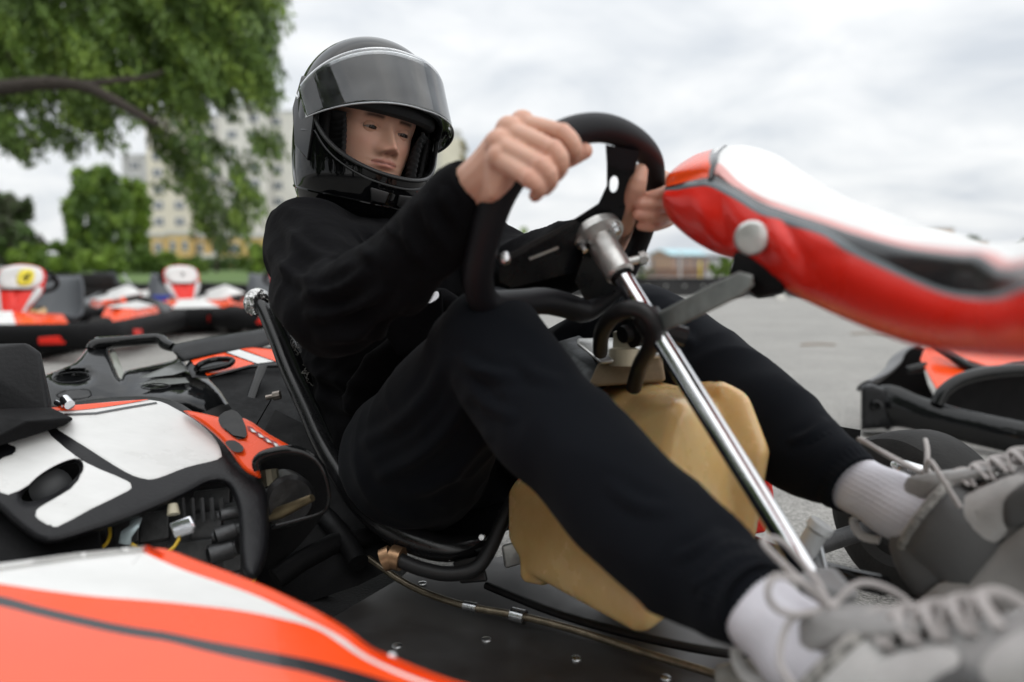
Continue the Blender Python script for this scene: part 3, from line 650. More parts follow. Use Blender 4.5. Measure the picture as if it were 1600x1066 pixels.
# ---- front panel: white face, black edge, red side
def ln(pts, d0=.90, d1=.43, dd=0):
    return [(x, y, (d0+(d1-d0)*((x-1040)/560)**.92)+dd) for x, y in pts]
def dline(x): return .90+(.43-.90)*max(0, (x-1040)/570)**.92
def cv(pts, dd): return [(x, y, dline(x)+dd) for x, y in pts]
bot2 = cv([(1060, 330), (1075, 345), (1100, 362), (1135, 385), (1175, 398), (1205, 410), (1248, 440), (1305, 470), (1380, 500), (1455, 522), (1530, 532), (1640, 535), (1760, 530)], .10)
bot = cv([(1043, 324), (1056, 346), (1086, 371), (1124, 391), (1172, 403), (1195, 421), (1240, 452), (1300, 481), (1375, 513), (1450, 537), (1525, 547), (1620, 552), (1760, 548)], .015)
midr = cv([(1040, 308), (1058, 322), (1088, 332), (1128, 346), (1172, 362), (1205, 378), (1248, 398), (1300, 425), (1375, 460), (1450, 490), (1525, 508), (1620, 508), (1760, 500)], -.012)
blk0 = cv([(1041, 302), (1060, 300), (1085, 296), (1112, 294), (1150, 313), (1187, 336), (1232, 352), (1285, 371), (1337, 400), (1412, 435), (1487, 465), (1562, 473), (1620, 455), (1760, 420)], -.006)
blkm = cv([(1042, 299), (1060, 296), (1085, 291), (1112, 289), (1150, 309), (1187, 331), (1232, 347), (1285, 365), (1337, 391), (1412, 425), (1487, 455), (1555, 464), (1620, 444), (1760, 410)], -.002)
blk1 = cv([(1043, 296), (1060, 292), (1085, 286), (1113, 283), (1150, 304), (1187, 326), (1232, 342), (1285, 359), (1335, 376), (1412, 397), (1487, 409), (1530, 414), (1570, 434), (1620, 426), (1760, 395)], .004)
org1 = cv([(1044, 290), (1060, 285), (1085, 278), (1114, 274), (1150, 299), (1187, 321), (1232, 338), (1285, 355), (1335, 372), (1412, 394), (1487, 405), (1530, 408), (1570, 428), (1620, 420), (1760, 390)], .010)
wht0 = cv([(1048, 276), (1064, 268), (1088, 260), (1118, 258), (1150, 287), (1187, 311), (1232, 329), (1285, 346), (1335, 363), (1412, 385), (1487, 396), (1540, 401), (1575, 416), (1620, 410), (1760, 382)], .025)
top = cv([(1072, 256), (1090, 246), (1110, 240), (1135, 234), (1160, 233), (1200, 245), (1235, 266), (1275, 292), (1325, 318), (1410, 349), (1487, 371), (1545, 388), (1620, 380), (1760, 350)], .13)
rollb = cv([(1090, 252), (1105, 246), (1122, 243), (1145, 240), (1170, 240), (1208, 252), (1243, 272), (1283, 297), (1333, 322), (1418, 353), (1492, 374), (1550, 391), (1625, 384), (1760, 356)], .23)
BLKS = mat('black_gloss_sticker', (.012, .013, .015), .22, coat=.3); PINK = mat('pink_pinstripe', (.62, .30, .28), .4)
fp = loft('front_panel', [bot2, bot, midr, blk0, blkm, blk1, org1, wht0, top, rollb], [0, 0, 0, 2, 1, 1, 3, 4, 4], [REDG, BLKS, mat('painted_edge_reflection', (.10, .12, .13), .3), PINK, WHT, ORG], kart, nu=130, sub=4, solid=.004, mfun=lambda q, b, d: d if (b < 5 or q[0] > 1117) else (1 if q[0] > 1111 else 5))  # the grey-blue band is a reflection on the sticker, put in as colour
me_ = fp.data
for v_ in me_.vertices:
    wco = v_.co+WLOC[kart.name]; qx, qy = proj(wco); s_ = 0
    for (x0, y0, x1, y1, w0, am) in ((1085, 305, 1120, 372, 9, .006), (1128, 318, 1150, 385, 8, -.006), (1205, 345, 1248, 430, 11, .008), (1228, 352, 1275, 425, 9, -.007), (1262, 372, 1330, 392, 8, .004)):
        dx, dy = x1-x0, y1-y0; t_ = max(0, min(1, ((qx-x0)*dx+(qy-y0)*dy)/(dx*dx+dy*dy))); dd_ = math.hypot(x0+t_*dx-qx, y0+t_*dy-qy); s_ += am*math.exp(-(dd_/w0)**2)*math.sin(math.pi*min(1, max(0, .15+.7*t_)))
    if s_: v_.co += (CAM-wco).normalized()*s_
# the patch of orange at the top left shoulder of the panel
def fpd(x, y): return dline(x)-.002+max(0, (290-y))*.0009
0 and panel('orange_patch', [(1045, 276), (1070, 262), (1108, 252), (1111, 258), (1110, 280), (1085, 285), (1060, 291), (1044, 296)], lambda x, y: fpd(x, y)-.004, ORG, fp, thick=.003, step=6, smooth=2)
m = M(); m.tube([V(1112, 285, dline(1112)), V(1114, 274, dline(1114)+.006), V(1118, 258, dline(1118)+.020), V(1124, 246, dline(1124)+.065), V(1136, 235, dline(1136)+.126)], [(.007, .003)]*5, 10, sm=4); obj('panel_seam', m, BLKS, fp)
m = M(); c = V(1175, 372, dline(1175)-.034); m.lathe(c, (CAM-c).normalized(), [(-.012, .016), (0, .0165), (.004, .014), (.006, .006)], 24); obj('panel_bolt', m, ALU, fp)
# ---- fuel tank between the legs
TANK = mat('yellowed_tank_plastic', (.84, .61, .30), .26, coat=.25, sss=.6, bump=.02, bscale=30, col2=(.66, .42, .16), vscale=6, rvar=.08)
m = M()
m.hull([V(945, 624, 1.12), V(1058, 648, .90), V(1096, 632, .97), V(985, 603, 1.17), V(812, 770, 1.13), V(812, 840, 1.12), V(838, 882, 1.08), V(1000, 966, .885), V(1035, 938, .90), V(1130, 860, .98), V(1118, 720, .965), V(900, 760, 1.30), V(1000, 900, 1.25)], r=.017)
m.hull([V(1080, 612, 1.06), V(1130, 612, .99), V(1155, 625, .985), V(1185, 705, .96), V(1162, 845, .98), V(1128, 850, .99), V(1135, 720, .97), V(1050, 612, 1.15), V(1180, 700, 1.15), V(1150, 850, 1.2)], r=.014)
m.hull([V(1000, 610, 1.10), V(1150, 610, 1.06), V(1130, 830, 1.05), V(1010, 830, 1.05), V(1000, 700, 1.2), V(1150, 700, 1.2)], r=.006)
m.hull([V(822, 880, 1.09), V(850, 905, 1.07), V(822, 900, 1.09), V(850, 890, 1.12)], r=.010)
m.hull([V(900, 700, 1.06), V(1020, 720, .925), V(1010, 860, .91), V(900, 800, 1.04), V(900, 700, 1.2), V(1000, 860, 1.1)], r=.010)
TANK.node_tree.nodes['Principled BSDF'].inputs['Subsurface Scale'].default_value = 2.2
tank = blob('fuel_tank', m, .004, TANK, kart, smooth_it=12)
m = M(); m.tube([V(850, 700, 1.125), V(930, 735, 1.03), V(1015, 775, .905), V(1062, 790, .885), V(1100, 770, .92), V(1125, 750, .955)], .0022, 8, sm=3); obj('mould_seam', m, TANK, tank)
m = M(); m.tube([V(1080, 755, .93), V(1092, 752, .93), V(1098, 749, .93)], .0022, 8); obj('pen_mark', m, BLKM, tank)
# pump block on the tank with its hoses
m = M(); m.hull([V(872, 540, 1.16), V(905, 530, 1.18), V(938, 590, 1.06), V(918, 606, 1.06), V(880, 585, 1.13), V(920, 540, 1.2)], r=.006); pump = obj('pump_body', m, mat('mottled_grey_casting', (.07, .075, .078), .5, metal=.4, var=.8, vscale=38, bump=.4, bscale=60), kart, bevel=.004)
m = M(); m.hull([V(938, 570, 1.05), V(1030, 560, 1.04), V(1035, 592, 1.04), V(925, 600, 1.05), V(935, 575, 1.14), V(1030, 560, 1.14), V(1030, 590, 1.12)], r=.004); obj('pump_base', m, mat('tan_casting', (.25, .19, .12), .6, bump=.3, bscale=70, var=.3, vscale=25), pump, bevel=.004)
m = M(); m.hull([V(905, 538, 1.08), V(940, 566, 1.03), V(1032, 556, 1.03), V(1000, 530, 1.12), V(905, 532, 1.12)], r=.003); obj('pump_plate', m, ALU, pump, bevel=.003)
m = M(); m.lathe(V(975, 560, 1.04), UP, [(-.01, .020), (.012, .020), (.014, .015), (.034, .014), (.036, .010)], 24); obj('filler_neck', m, mat('cream_nylon', (.5, .46, .34), .5), pump)
m = M(); m.lathe(V(985, 520, 1.02), (RT*-.8+FW*-.5-UP*.2).normalized(), [(-.03, .020), (.0, .020), (.004, .012), (.014, .011)], 24); obj('pump_cap', m, BLKM, pump)
HOSE = mat('black_hose', (.012, .012, .013), .5, bump=.15, bscale=120)
m = M(); m.tube([V(938, 550, 1.03), V(940, 522, .97), V(953, 498, .92), V(978, 484, .88), V(1006, 487, .862), V(1022, 508, .862), V(1017, 540, .89), V(1000, 572, .945), V(990, 606, .985)], .0098, 16, sm=5); obj('fuel_hose', m, HOSE, kart)
m = M(); m.tube([V(770, 400, 1.1), V(760, 440, 1.05), V(745, 470, 1.0)], .008, 10, sm=4); 
# red part and pad under the tank's right side
m = M(); m.hull([V(1172, 748, 1.12), V(1200, 742, 1.12), V(1205, 780, 1.12), V(1192, 828, 1.12), V(1168, 832, 1.12), V(1175, 790, 1.2), V(1200, 800, 1.2)], r=.004); obj('pedal_guard', m, REDG, kart, bevel=.004)
m = M(); m.tube([V(1165, 845, 1.08), V(1230, 872, 1.0), V(1300, 895, .93), V(1380, 915, .85)], .011, 14, sm=3); obj('chassis_tube', m, BLKG, kart)
m = M(); m.tube([V(1236, 895, .92), V(1262, 855, .90), V(1278, 828, .89)], [.0125, .0125, .012], 20); m.tube([V(1278, 828, .89), V(1285, 818, .888)], [.0145, .014], 20); obj('pedal_post', m, mat('satin_aluminium', (.62, .64, .65), .5, metal=.2), kart)
m = M(); m.tube([V(1275, 850, .93), V(1300, 960, .82), V(1325, 1040, .74)], .007, 12); obj('pedal_rod', m, SIL, kart)
m = M(); m.hull([V(1255, 905, .70), V(1300, 895, .70), V(1330, 930, .68), V(1262, 950, .69), V(1300, 930, .76)], r=.006); obj('column_foot', m, mat('grey_clamp', (.22, .22, .22), .5, metal=.5), kart, bevel=.006)
m = M(); m.hull([V(1128, 1050, .78), V(1180, 1040, .77), V(1190, 1075, .75), V(1130, 1085, .77), V(1150, 1060, .84)], r=.008); obj('heel_rest', m, mat('worn_alloy', (.32, .31, .28), .5, metal=.5, var=.3), kart, bevel=.006)
# ---- floor tray, in the kart's own frame, and tubes along it
def zpt(px, py, z): d_ = (HC-z)/((py-418)/FPX) ; v = V(px, py, 1)-CAM; return CAM+v*((z-HC)/v.z)
FLR = mat('scuffed_floor_tray', (.085, .085, .086), .40, metal=.4, col2=(.04, .032, .028), vscale=4.5, rvar=.16, bump=.12, bscale=16)
o_ = zpt(650, 930, .055)
m = M(); P = [o_+K(-.06, .0, 0)*1, o_+K(-.06, .52, 0), o_+K(.90, .47, 0), o_+K(.90, -.14, 0), o_+K(.30, -.20, 0)]
P = [zpt(520, 965, .055), zpt(640, 895, .055), zpt(880, 852, .055), zpt(1150, 905, .055), zpt(1330, 965, .055)+F_*.30, zpt(1120, 1250, .055)+F_*.25, zpt(430, 1150, .055)]
m.add([p for p in P]+[p-Z_*.004 for p in P], [tuple(range(7)), tuple(range(13, 6, -1))]+[(i, (i+1) % 7, (i+1) % 7+7, i+7) for i in range(7)]); ft_ = obj('floor_tray', m, FLR, kart, smooth=False)
for px, py in ((660, 912), (760, 1000), (900, 1030), (620, 1010), (1040, 1060)):
    m = M(); m.lathe(zpt(px, py, .055), Z_, [(0, .007), (.002, .0065), (.003, .003)], 12); obj('tray_rivet', m, SIL, ft_)
m = M(); m.tube([zpt(575, 872, .10), zpt(640, 915, .075), zpt(720, 945, .07), zpt(810, 962, .072), zpt(900, 985, .072), zpt(1000, 1018, .07), zpt(1100, 1048, .07), zpt(1200, 1080, .07)], .0052, 12, sm=4); rod = obj('brake_rod', m, mat('tarnished_rod', (.26, .22, .16), .38, metal=.8, var=.4, vscale=40), kart)
m = M(); c0, c1 = zpt(800, 960, .073), zpt(820, 965, .073); m.tube([c0, c1], .0098, 14); obj('rod_clamp', m, SIL, rod); m = M(); m.tube([zpt(725, 946, .072), zpt(745, 950, .072)], .0066, 12); obj('rod_joint', m, SIL, rod)
m = M(); m.tube([zpt(760, 915, .07), zpt(860, 955, .068), zpt(960, 985, .068), zpt(1080, 1012, .07), zpt(1200, 1030, .07)], .006, 10, sm=4); obj('brake_hose', m, HOSE, kart)
m = M(); m.tube([zpt(560, 880, .11), zpt(540, 845, .13), zpt(500, 800, .15), zpt(440, 765, .16)], .016, 14, sm=3); m.tube([zpt(440, 765, .16)+Vector((.3, 0, -.1)), zpt(440, 765, .16)+Vector((.2, .2, -.1))], .014, 10); obj('frame_rail', m, BLKM, kart)
# rear axle region left of the seat
m = M(); m.tube([V(430, 905, 1.16), V(520, 850, 1.22), V(640, 830, 1.3), V(760, 800, 1.4)], .016, 16, sm=2); obj('cross_tube', m, BLKM, kart)
m = M(); m.hull([zpt(380, 1000, .05), zpt(560, 960, .05), zpt(640, 890, .05), zpt(520, 800, .05), zpt(400, 850, .05), zpt(380, 1000, .03), zpt(560, 960, .03), zpt(640, 890, .03), zpt(520, 800, .03), zpt(400, 850, .03)]); obj('engine_tray', m, mat('oily_gritty_tray', (.010, .010, .011), .75, bump=1, bscale=200, var=.8, vscale=300), kart, smooth=False)
m = M(); m.tube([V(598, 876, 1.15), V(612, 870, 1.15)], [.0165, .0175], 20); m.tube([V(612, 870, 1.15), V(628, 874, 1.145)], [.0175, .017], 20); ce = obj('hose_end', m, mat('copper_fitting', (.5, .30, .17), .35, metal=.8, var=.3, vscale=40), kart)
m = M(); m.tube([V(618, 872, 1.146), V(655, 888, 1.13), V(700, 897, 1.12), V(740, 890, 1.12), V(762, 865, 1.13), V(785, 815, 1.15), V(812, 765, 1.16)], .0105, 16, sm=4); obj('return_hose', m, HOSE, kart)
m = M(); m.hull([V(712, 880, 1.15), V(750, 872, 1.14), V(758, 905, 1.13), V(722, 908, 1.14), V(735, 885, 1.2)], r=.004); obj('hose_bracket', m, DARK, kart, bevel=.003)
for i, (px, py, d_, r_) in enumerate([(752, 840, 1.17, .007), (702, 872, 1.16, .006), (645, 812, 1.2, .007)]):
    m = M(); c = V(px, py, d_); m.lathe(c, (CAM-c).normalized(), [(-.01, r_), (0, r_), (.003, r_*.7), (.008, r_*.6)], 8); obj('seat_nut', m, SIL, kart, smooth=False)
m = M(); m.hull([V(788, 855, 1.13), V(808, 850, 1.12), V(812, 878, 1.12), V(792, 884, 1.13), V(800, 865, 1.17)], r=.004); obj('tank_clip', m, ALU, kart, bevel=.003)
# ---- seat shell with thick rolled edge
SEAT = mat('worn_seat_plastic', (.010, .010, .011), .22, spec=.45, rvar=.14, vscale=9, bump=.15, bscale=30)
edge = [(402, 468, 1.42), (416, 492, 1.40), (432, 530, 1.375), (452, 580, 1.345), (478, 635, 1.31), (502, 688, 1.28), (530, 735, 1.25), (566, 785, 1.215), (605, 820, 1.19), (650, 845, 1.17), (700, 858, 1.165), (760, 850, 1.18)]
m = M(); rad = [.012, .013, .0135, .0145, .0155, .017, .019, .021, .022, .021, .019, .016]
m.tube([V(*e) for e in edge], rad, 20, sm=5); seat = obj('seat', m, SEAT, kart)
# shell behind the driver: back wall, side and base
back = loft('seat_shell', [[(x, y, d) for x, y, d in edge], [(x+22, y-6, d+.03) for x, y, d in edge], [(430, 462, 1.56), (455, 500, 1.56), (480, 560, 1.56), (510, 620, 1.55), (545, 680, 1.52), (580, 730, 1.48), (620, 770, 1.42), (660, 800, 1.36), (700, 820, 1.30), (740, 830, 1.26), (790, 830, 1.24)],
    [(560, 470, 1.66), (575, 520, 1.66), (590, 570, 1.66), (605, 630, 1.64), (640, 700, 1.6), (680, 740, 1.54), (720, 770, 1.46), (750, 790, 1.4), (790, 800, 1.35), (830, 810, 1.3), (860, 810, 1.28)],
    [(680, 480, 1.70), (695, 530, 1.70), (705, 580, 1.68), (720, 640, 1.66), (760, 700, 1.62), (790, 730, 1.56), (820, 750, 1.5), (850, 760, 1.45), (880, 770, 1.4), (900, 775, 1.36), (920, 780, 1.34)]], [0]*4, [SEAT], seat, nu=40, sub=4, solid=.006)
m = M(); m.tube([V(424, 482, 1.395), V(447, 535, 1.365), V(470, 590, 1.33), V(497, 650, 1.295), V(520, 700, 1.27)], [(.004, .010)]*5, 10, sm=4); obj('seat_lip', m, BLKG, seat)
TAPE = mat('silver_foil_tape', (.45, .45, .44), .22, metal=.9, bump=1, bscale=70, var=.5, vscale=60, bdist=.006)
m = M(); m.tube([V(399, 492, 1.405), V(393, 476, 1.41), V(397, 467, 1.415), V(410, 464, 1.42), V(424, 472, 1.43)], [.007, .014, .0165, .014, .005], 16, sm=5)
for v in m.v: v += Vector((noise.noise(v*90), noise.noise(v*90+Vector((9, 0, 0))), noise.noise(v*90+Vector((0, 9, 0)))))*.004
obj('foil_tape', m, TAPE, seat)
FRAY = mat('frayed_fibre', (.30, .29, .27), .8)
m = M()
for k in range(70):
    t = rng.random(); i = t*5; a = int(i); f = i-a; e0, e1 = edge[a], edge[a+1]
    p = V(e0[0]+(e1[0]-e0[0])*f+18+t*4, e0[1]+(e1[1]-e0[1])*f, e0[2]-.012); q = [p]
    for s_ in range(4): q.append(q[-1]+Vector((rng.normal()*.004+.001, rng.normal()*.003, rng.normal()*.005)))
    m.tube(q, .00045, 4, sm=2)
obj('frayed_threads', m, FRAY, seat)
m = M(); c = V(438, 617, 1.33); ax = (V(424, 620, 1.33)-c).normalized(); m.tube([c, c+ax*.012], .0075, 8); m.tube([c+ax*.010, c+ax*.024], .0045, 10); obj('seat_bolt', m, mat('rusty_bolt', (.32, .28, .25), .4, metal=.8, var=.4, vscale=80), seat)
m = M(); m.tube([V(425, 622, 1.34), V(400, 665, 1.38), V(380, 700, 1.4)], .0012, 6); obj('cable', m, BLKM, kart)
panel('dark_gap_filler', [(398, 700), (430, 640), (470, 660), (520, 740), (570, 800), (625, 850), (610, 890), (560, 915), (470, 945), (400, 925)], fitd([(400, 700, 1.42), (620, 860, 1.24), (410, 920, 1.22)]), BLKM, kart, thick=.02, step=16, smooth=1)  # added black sheet that darkens the gap between engine and seat
m = M(); m.hull([V(0, 700, 1.17), V(180, 690, 1.2), V(170, 820, 1.1), V(0, 830, 1.08), V(0, 700, 1.3), V(180, 690, 1.3), V(170, 820, 1.2)], r=.004); obj('hole_dark_block', m, BLKM, kart, bevel=.004)  # added dark block that keeps the oval hole in the cover black
# ---- engine and its cover
dec = fitd([(6, 686, 1.03), (0, 785, .98), (72, 835, .94), (130, 720, 1.02), (234, 622, 1.20), (346, 715, 1.08), (292, 755, 1.03), (200, 790, .98), (338, 688, 1.10), (80, 640, 1.13), (415, 730, 1.10)])
COV = mat('cover_black_plastic', (.008, .008, .0095), .40, spec=.22, bump=.25, bscale=320, rvar=.1, vscale=10)
oval = [(34, 776), (60, 748), (92, 730), (118, 724), (124, 738), (108, 756), (78, 775), (45, 784)]
cov = panel('engine_cover', [(-60, 700), (0, 672), (55, 648), (84, 634), (160, 622), (236, 620), (285, 632), (325, 664), (352, 690), (375, 722), (408, 748), (419, 790), (419, 860), (400, 905), (378, 890), (372, 800), (355, 760), (330, 755), (290, 775), (215, 808), (140, 834), (74, 850), (30, 826), (-10, 790), (-60, 760)], dec, COV, kart, thick=.012, step=11, smooth=3, holes=[oval], curl=.018, curlpx=14)
wp = [(78, 662), (84, 640), (150, 630), (234, 625), (272, 637), (312, 662), (338, 688), (347, 710), (340, 719), (292, 731), (247, 748), (225, 749), (195, 738), (136, 701)]
s1 = panel('white_sticker', wp, dec, WHT, cov, thick=.0012, step=10, off=-.0016, smooth=3, curl=.003, curlpx=7)
panel('white_sticker', [(6, 686), (58, 657), (81, 681), (130, 720), (182, 743), (208, 757), (200, 768), (143, 796), (90, 824), (72, 820), (52, 805), (62, 792), (110, 764), (127, 738), (118, 722), (88, 728), (49, 756), (13, 774), (-8, 760), (-8, 722), (18, 710), (24, 700)], dec, WHT, cov, thick=.0012, step=9, off=-.0016, smooth=2, curl=.003, curlpx=7, holes=[[(x+(x-80)*.13, y+(y-755)*.22) for x, y in oval]])
panel('orange_sticker', [(80, 637), (150, 630), (215, 625), (232, 624), (190, 632), (140, 639), (96, 642)], dec, ORG, cov, thick=.001, step=6, off=-.0030, smooth=2)
panel('black_pinstripe', [(100, 646), (150, 644), (200, 635), (244, 628), (246, 630), (200, 638), (150, 647), (102, 649)], dec, BLKS, cov, thick=.0008, step=6, off=-.0034, smooth=1)
m = M(); c = V(80, 762, 1.06); m.lathe(c, (CAM-c).normalized(), [(-.02, .026), (-.002, .026), (.0, .022), (.003, .010)], 20); obj('filler_cap', m, GRYP, cov)
# scuffs on the white sticker
# orange flank and air opening at the cover's front end
dfl = fitd([(290, 640, 1.13), (383, 655, 1.12), (461, 705, 1.06), (406, 746, 1.045), (345, 690, 1.085)])
fl_ = panel('orange_flank', [(286, 642), (318, 646), (345, 652), (383, 654), (420, 678), (461, 702), (440, 706), (412, 712), (404, 726), (408, 746), (396, 744), (378, 732), (352, 696), (322, 668)], dfl, ORG, kart, thick=.008, step=8, smooth=3, curl=.010, curlpx=8, off=-.004)
panel('vent_recess', [(342, 650), (362, 640), (378, 652), (386, 680), (372, 686), (352, 672), (344, 664)], dfl, BLKG, fl_, thick=.003, step=7, off=-.0075, smooth=2)
panel('black_wedge', [(362, 640), (372, 660), (384, 684), (364, 680), (350, 668), (346, 650)], dfl, BLKG, fl_, thick=.004, step=7, off=-.0105, smooth=1)
panel('black_wedge', [(352, 690), (366, 688), (380, 698), (378, 706), (366, 706), (356, 698)], dfl, BLKG, fl_, thick=.003, step=6, off=-.0105, smooth=2)
for (x, y) in ((392, 670), (404, 678), (416, 686), (428, 692)):
    panel('red_mark', [(x-6, y-5), (x+3, y-2), (x+8, y+4), (x+1, y+5), (x-5, y+1)], dfl, mat('dark_red_sticker', (.25, .01, .01), .4), fl_, thick=.001, step=5, off=-.0068, smooth=1)
    panel('silver_mark', [(x-1, y-1), (x+5, y+2), (x+9, y+6), (x+2, y+5)], dfl, WHT, fl_, thick=.001, step=5, off=-.0085, smooth=1)
ring = [(404, 735), (402, 722), (415, 711), (450, 704), (480, 710), (502, 730), (513, 765), (512, 790), (500, 803), (460, 815), (425, 824)]
m = M(); m.tube([V(x, y, 1.04+.0001*(x-405)) for x, y in ring], [.006, .007, .0075, .0075, .006, .0045, .003, .0025, .0025, .003, .004], 12, sm=4); ai = obj('air_duct', m, BLKG, kart)
panel('duct_wall', [(400, 725), (420, 712), (455, 706), (485, 716), (505, 738), (514, 775), (508, 800), (470, 850), (420, 890), (400, 860)], lambda x, y: 1.15+.0001*x, BLKM, ai, thick=.02, step=14, smooth=2)
m = M(); m.lathe(V(440, 775, 1.13), (RT*.5-FW*.8).normalized(), [(0, .038), (.04, .036), (.045, .030)], 24); obj('airbox', m, DARK, ai)
m = M(); m.tube([V(422, 806, 1.09), V(440, 800, 1.08), V(488, 778, 1.06)], [.0085, .0085, .005], 14); obj('exhaust_stud', m, mat('brassy_bolt', (.35, .28, .17), .4, metal=.9, var=.3, vscale=50), kart)
m = M(); m.tube([V(421, 735, 1.10), V(424, 760, 1.095)], .012, 10); obj('choke_lever', m, mat('tarnished_tab', (.16, .15, .11), .5, metal=.7), kart)
# engine block
ENG = mat('grey_engine_casting', (.075, .077, .08), .42, metal=.5, bump=.5, bscale=70, var=.5, vscale=24)
m = M(); m.hull([V(150, 790, 1.10), V(360, 745, 1.14), V(372, 905, 1.10), V(160, 905, 1.08), V(150, 790, 1.28), V(400, 745, 1.3), V(400, 905, 1.3)], r=.005); eng = obj('engine_block', m, ENG, kart, bevel=.004)
for i, (x0, y0, x1, y1, d_) in enumerate([(220, 805, 262, 845, 1.06), (305, 770, 358, 800, 1.09), (300, 805, 345, 850, 1.075), (262, 850, 330, 885, 1.065), (180, 800, 215, 850, 1.05), (350, 790, 375, 895, 1.08)]):
    m = M(); m.hull([V(x0, y0, d_), V(x1, y0-6, d_), V(x1, y1-6, d_), V(x0, y1, d_), V(x0, y0, d_+.05), V(x1, y1, d_+.05)], r=.002); obj('engine_casting', m, ENG, eng, bevel=.003)
for (a, b, r_) in (((338, 838, 1.04), (368, 828, 1.05), .011), ((326, 868, 1.03), (362, 858, 1.045), .0125), ((345, 805, 1.05), (372, 800, 1.06), .008)):
    m = M(); m.tube([V(*a), V(*b)], r_, 16); m.tube([V(*b), V(b[0]+10, b[1]-3, b[2])], r_*.8, 12); m.tube([V(a[0]-3, a[1]+1, a[2]), V(*a)], r_*.7, 12); obj('casting_boss', m, ENG, eng)
for k in range(5): m = M(); m.tube([V(285+15*k, 778, 1.065), V(288+15*k, 815, 1.06)], .003, 6); obj('cooling_fin', m, ENG, eng)
m = M(); m.hull([V(268, 820, 1.0), V(296, 810, 1.0), V(303, 822, 1.0), V(300, 830, 1.0), V(276, 838, 1.0), V(272, 826, 1.04), V(298, 822, 1.04)], r=.003); obj('chrome_cover', m, mat('bright_clip', (.75, .77, .82), .18, metal=.9), eng, bevel=.002)
m = M(); m.tube([V(270, 788, 1.02), V(271, 804, 1.015)], [.006, .008], 12); obj('terminal', m, mat('cream_nylon', (.5, .46, .34), .5), eng)
m = M(); m.tube([V(213, 812, 1.0), V(210, 822, .99), V(197, 835, .985), V(195, 850, .985)], [(.008, .002)]*4, 8, flat=(1, 0, .3)); obj('steel_tab', m, mat('bluish_tab', (.35, .42, .44), .35, metal=.6), eng)
YW = mat('yellow_wire', (.55, .36, .02), .5)
for pts in ([(280, 842, 1.0), (272, 855, .99), (262, 862, .985)], [(205, 850, .99), (220, 858, .985), (235, 862, .985)], [(150, 862, 1.0), (166, 850, 1.0), (172, 835, 1.01), (170, 820, 1.02)], [(400, 900, 1.03), (396, 908, 1.03), (392, 915, 1.03)]):
    m = M(); m.tube([V(*p) for p in pts], .0022, 8, sm=4); obj('yellow_wire', m, YW, eng)
m = M(); m.hull([V(-80, 780, 1.0), V(150, 830, 1.0), V(160, 880, .96), V(-80, 900, .9), V(-80, 780, 1.2), V(150, 830, 1.2), V(160, 900, 1.15)], r=.004); obj('clutch_guard', m, BLKM, eng, bevel=.004)
# black air filter box at the far left
m = M(); m.hull([V(-40, 545, 1.12), V(40, 543, 1.12), V(58, 556, 1.12), V(-60, 556, 1.10), V(62, 625, 1.10), V(72, 640, 1.09), V(-60, 650, 1.08), V(-40, 545, 1.3), V(50, 548, 1.3), V(75, 630, 1.3)], r=.006); af = obj('air_filter_box', m, mat('box_black_plastic', (.008, .008, .009), .5, spec=.2, bump=.3, bscale=200, rvar=.1), kart, bevel=.006)
m = M(); m.hull([V(-60, 645, 1.05), V(78, 640, 1.08), V(110, 655, 1.08), V(100, 662, 1.07), V(40, 660, 1.03), V(-60, 712, .99), V(-60, 690, 1.2), V(100, 650, 1.2)], r=.003); obj('filter_base', m, BLKM, af, bevel=.004)
m = M(); m.tube([V(101, 624, 1.12), V(109, 633, 1.11)], [.007, .007], 16); m.tube([V(88, 629, 1.13), V(100, 634, 1.12)], .004, 12); obj('chrome_catch', m, CHR, kart)
# ---- right side pod in the near foreground
def sp(pts, d): return [(x, y, d(x, y)) for x, y in pts]
spd = fitd([(0, 888, .74), (259, 858, .76), (420, 915, .72), (600, 1025, .64), (0, 1066, .56), (300, 1066, .585), (700, 1066, .615)])
rows_ = [
 [(-120, 905), (0, 893), (120, 876), (225, 865), (262, 863), (310, 880), (410, 918), (492, 956), (550, 992), (606, 1032), (700, 1072), (820, 1110)],
 [(-120, 902), (0, 888), (124, 871), (225, 860), (259, 858), (307, 875), (405, 912), (487, 950), (544, 984), (602, 1026), (700, 1066), (820, 1105)],
 [(-120, 904), (0, 890), (124, 873), (222, 862), (232, 862), (290, 886), (395, 922), (470, 955), (530, 985), (590, 1026), (695, 1070), (820, 1108)],
 [(-120, 905), (0, 892), (122, 875), (220, 863), (226, 864), (285, 890), (390, 927), (465, 961), (525, 991), (585, 1031), (690, 1074), (820, 1112)],
 [(-120, 895), (0, 912), (75, 923), (150, 932), (240, 939), (310, 946), (375, 954), (440, 967), (500, 985), (572, 1031), (680, 1076), (820, 1118)],
 [(-120, 905), (0, 931), (60, 947), (150, 968), (205, 979), (262, 988), (330, 1002), (412, 1017), (480, 1030), (560, 1050), (660, 1082), (820, 1130)],
 [(-120, 925), (0, 947), (60, 962), (150, 983), (205, 994), (262, 1003), (330, 1020), (412, 1038), (480, 1052), (555, 1075), (655, 1108), (820, 1160)],
 [(-120, 1120), (0, 1130), (60, 1130), (150, 1135), (205, 1135), (262, 1135), (330, 1140), (412, 1150), (480, 1160), (550, 1170), (640, 1190), (820, 1220)]]
SAL = mat('orange_red_high_gloss', (.86, .085, .02), .20, spec=.5, coat=.35, rvar=.08, vscale=6, var=.1)  # slightly paler and glossier than the plain orange
rr_ = [sp(r_, spd) for r_ in rows_]; rr_[0] = [(x, y+20, d+.06) for x, y, d in rr_[0]]
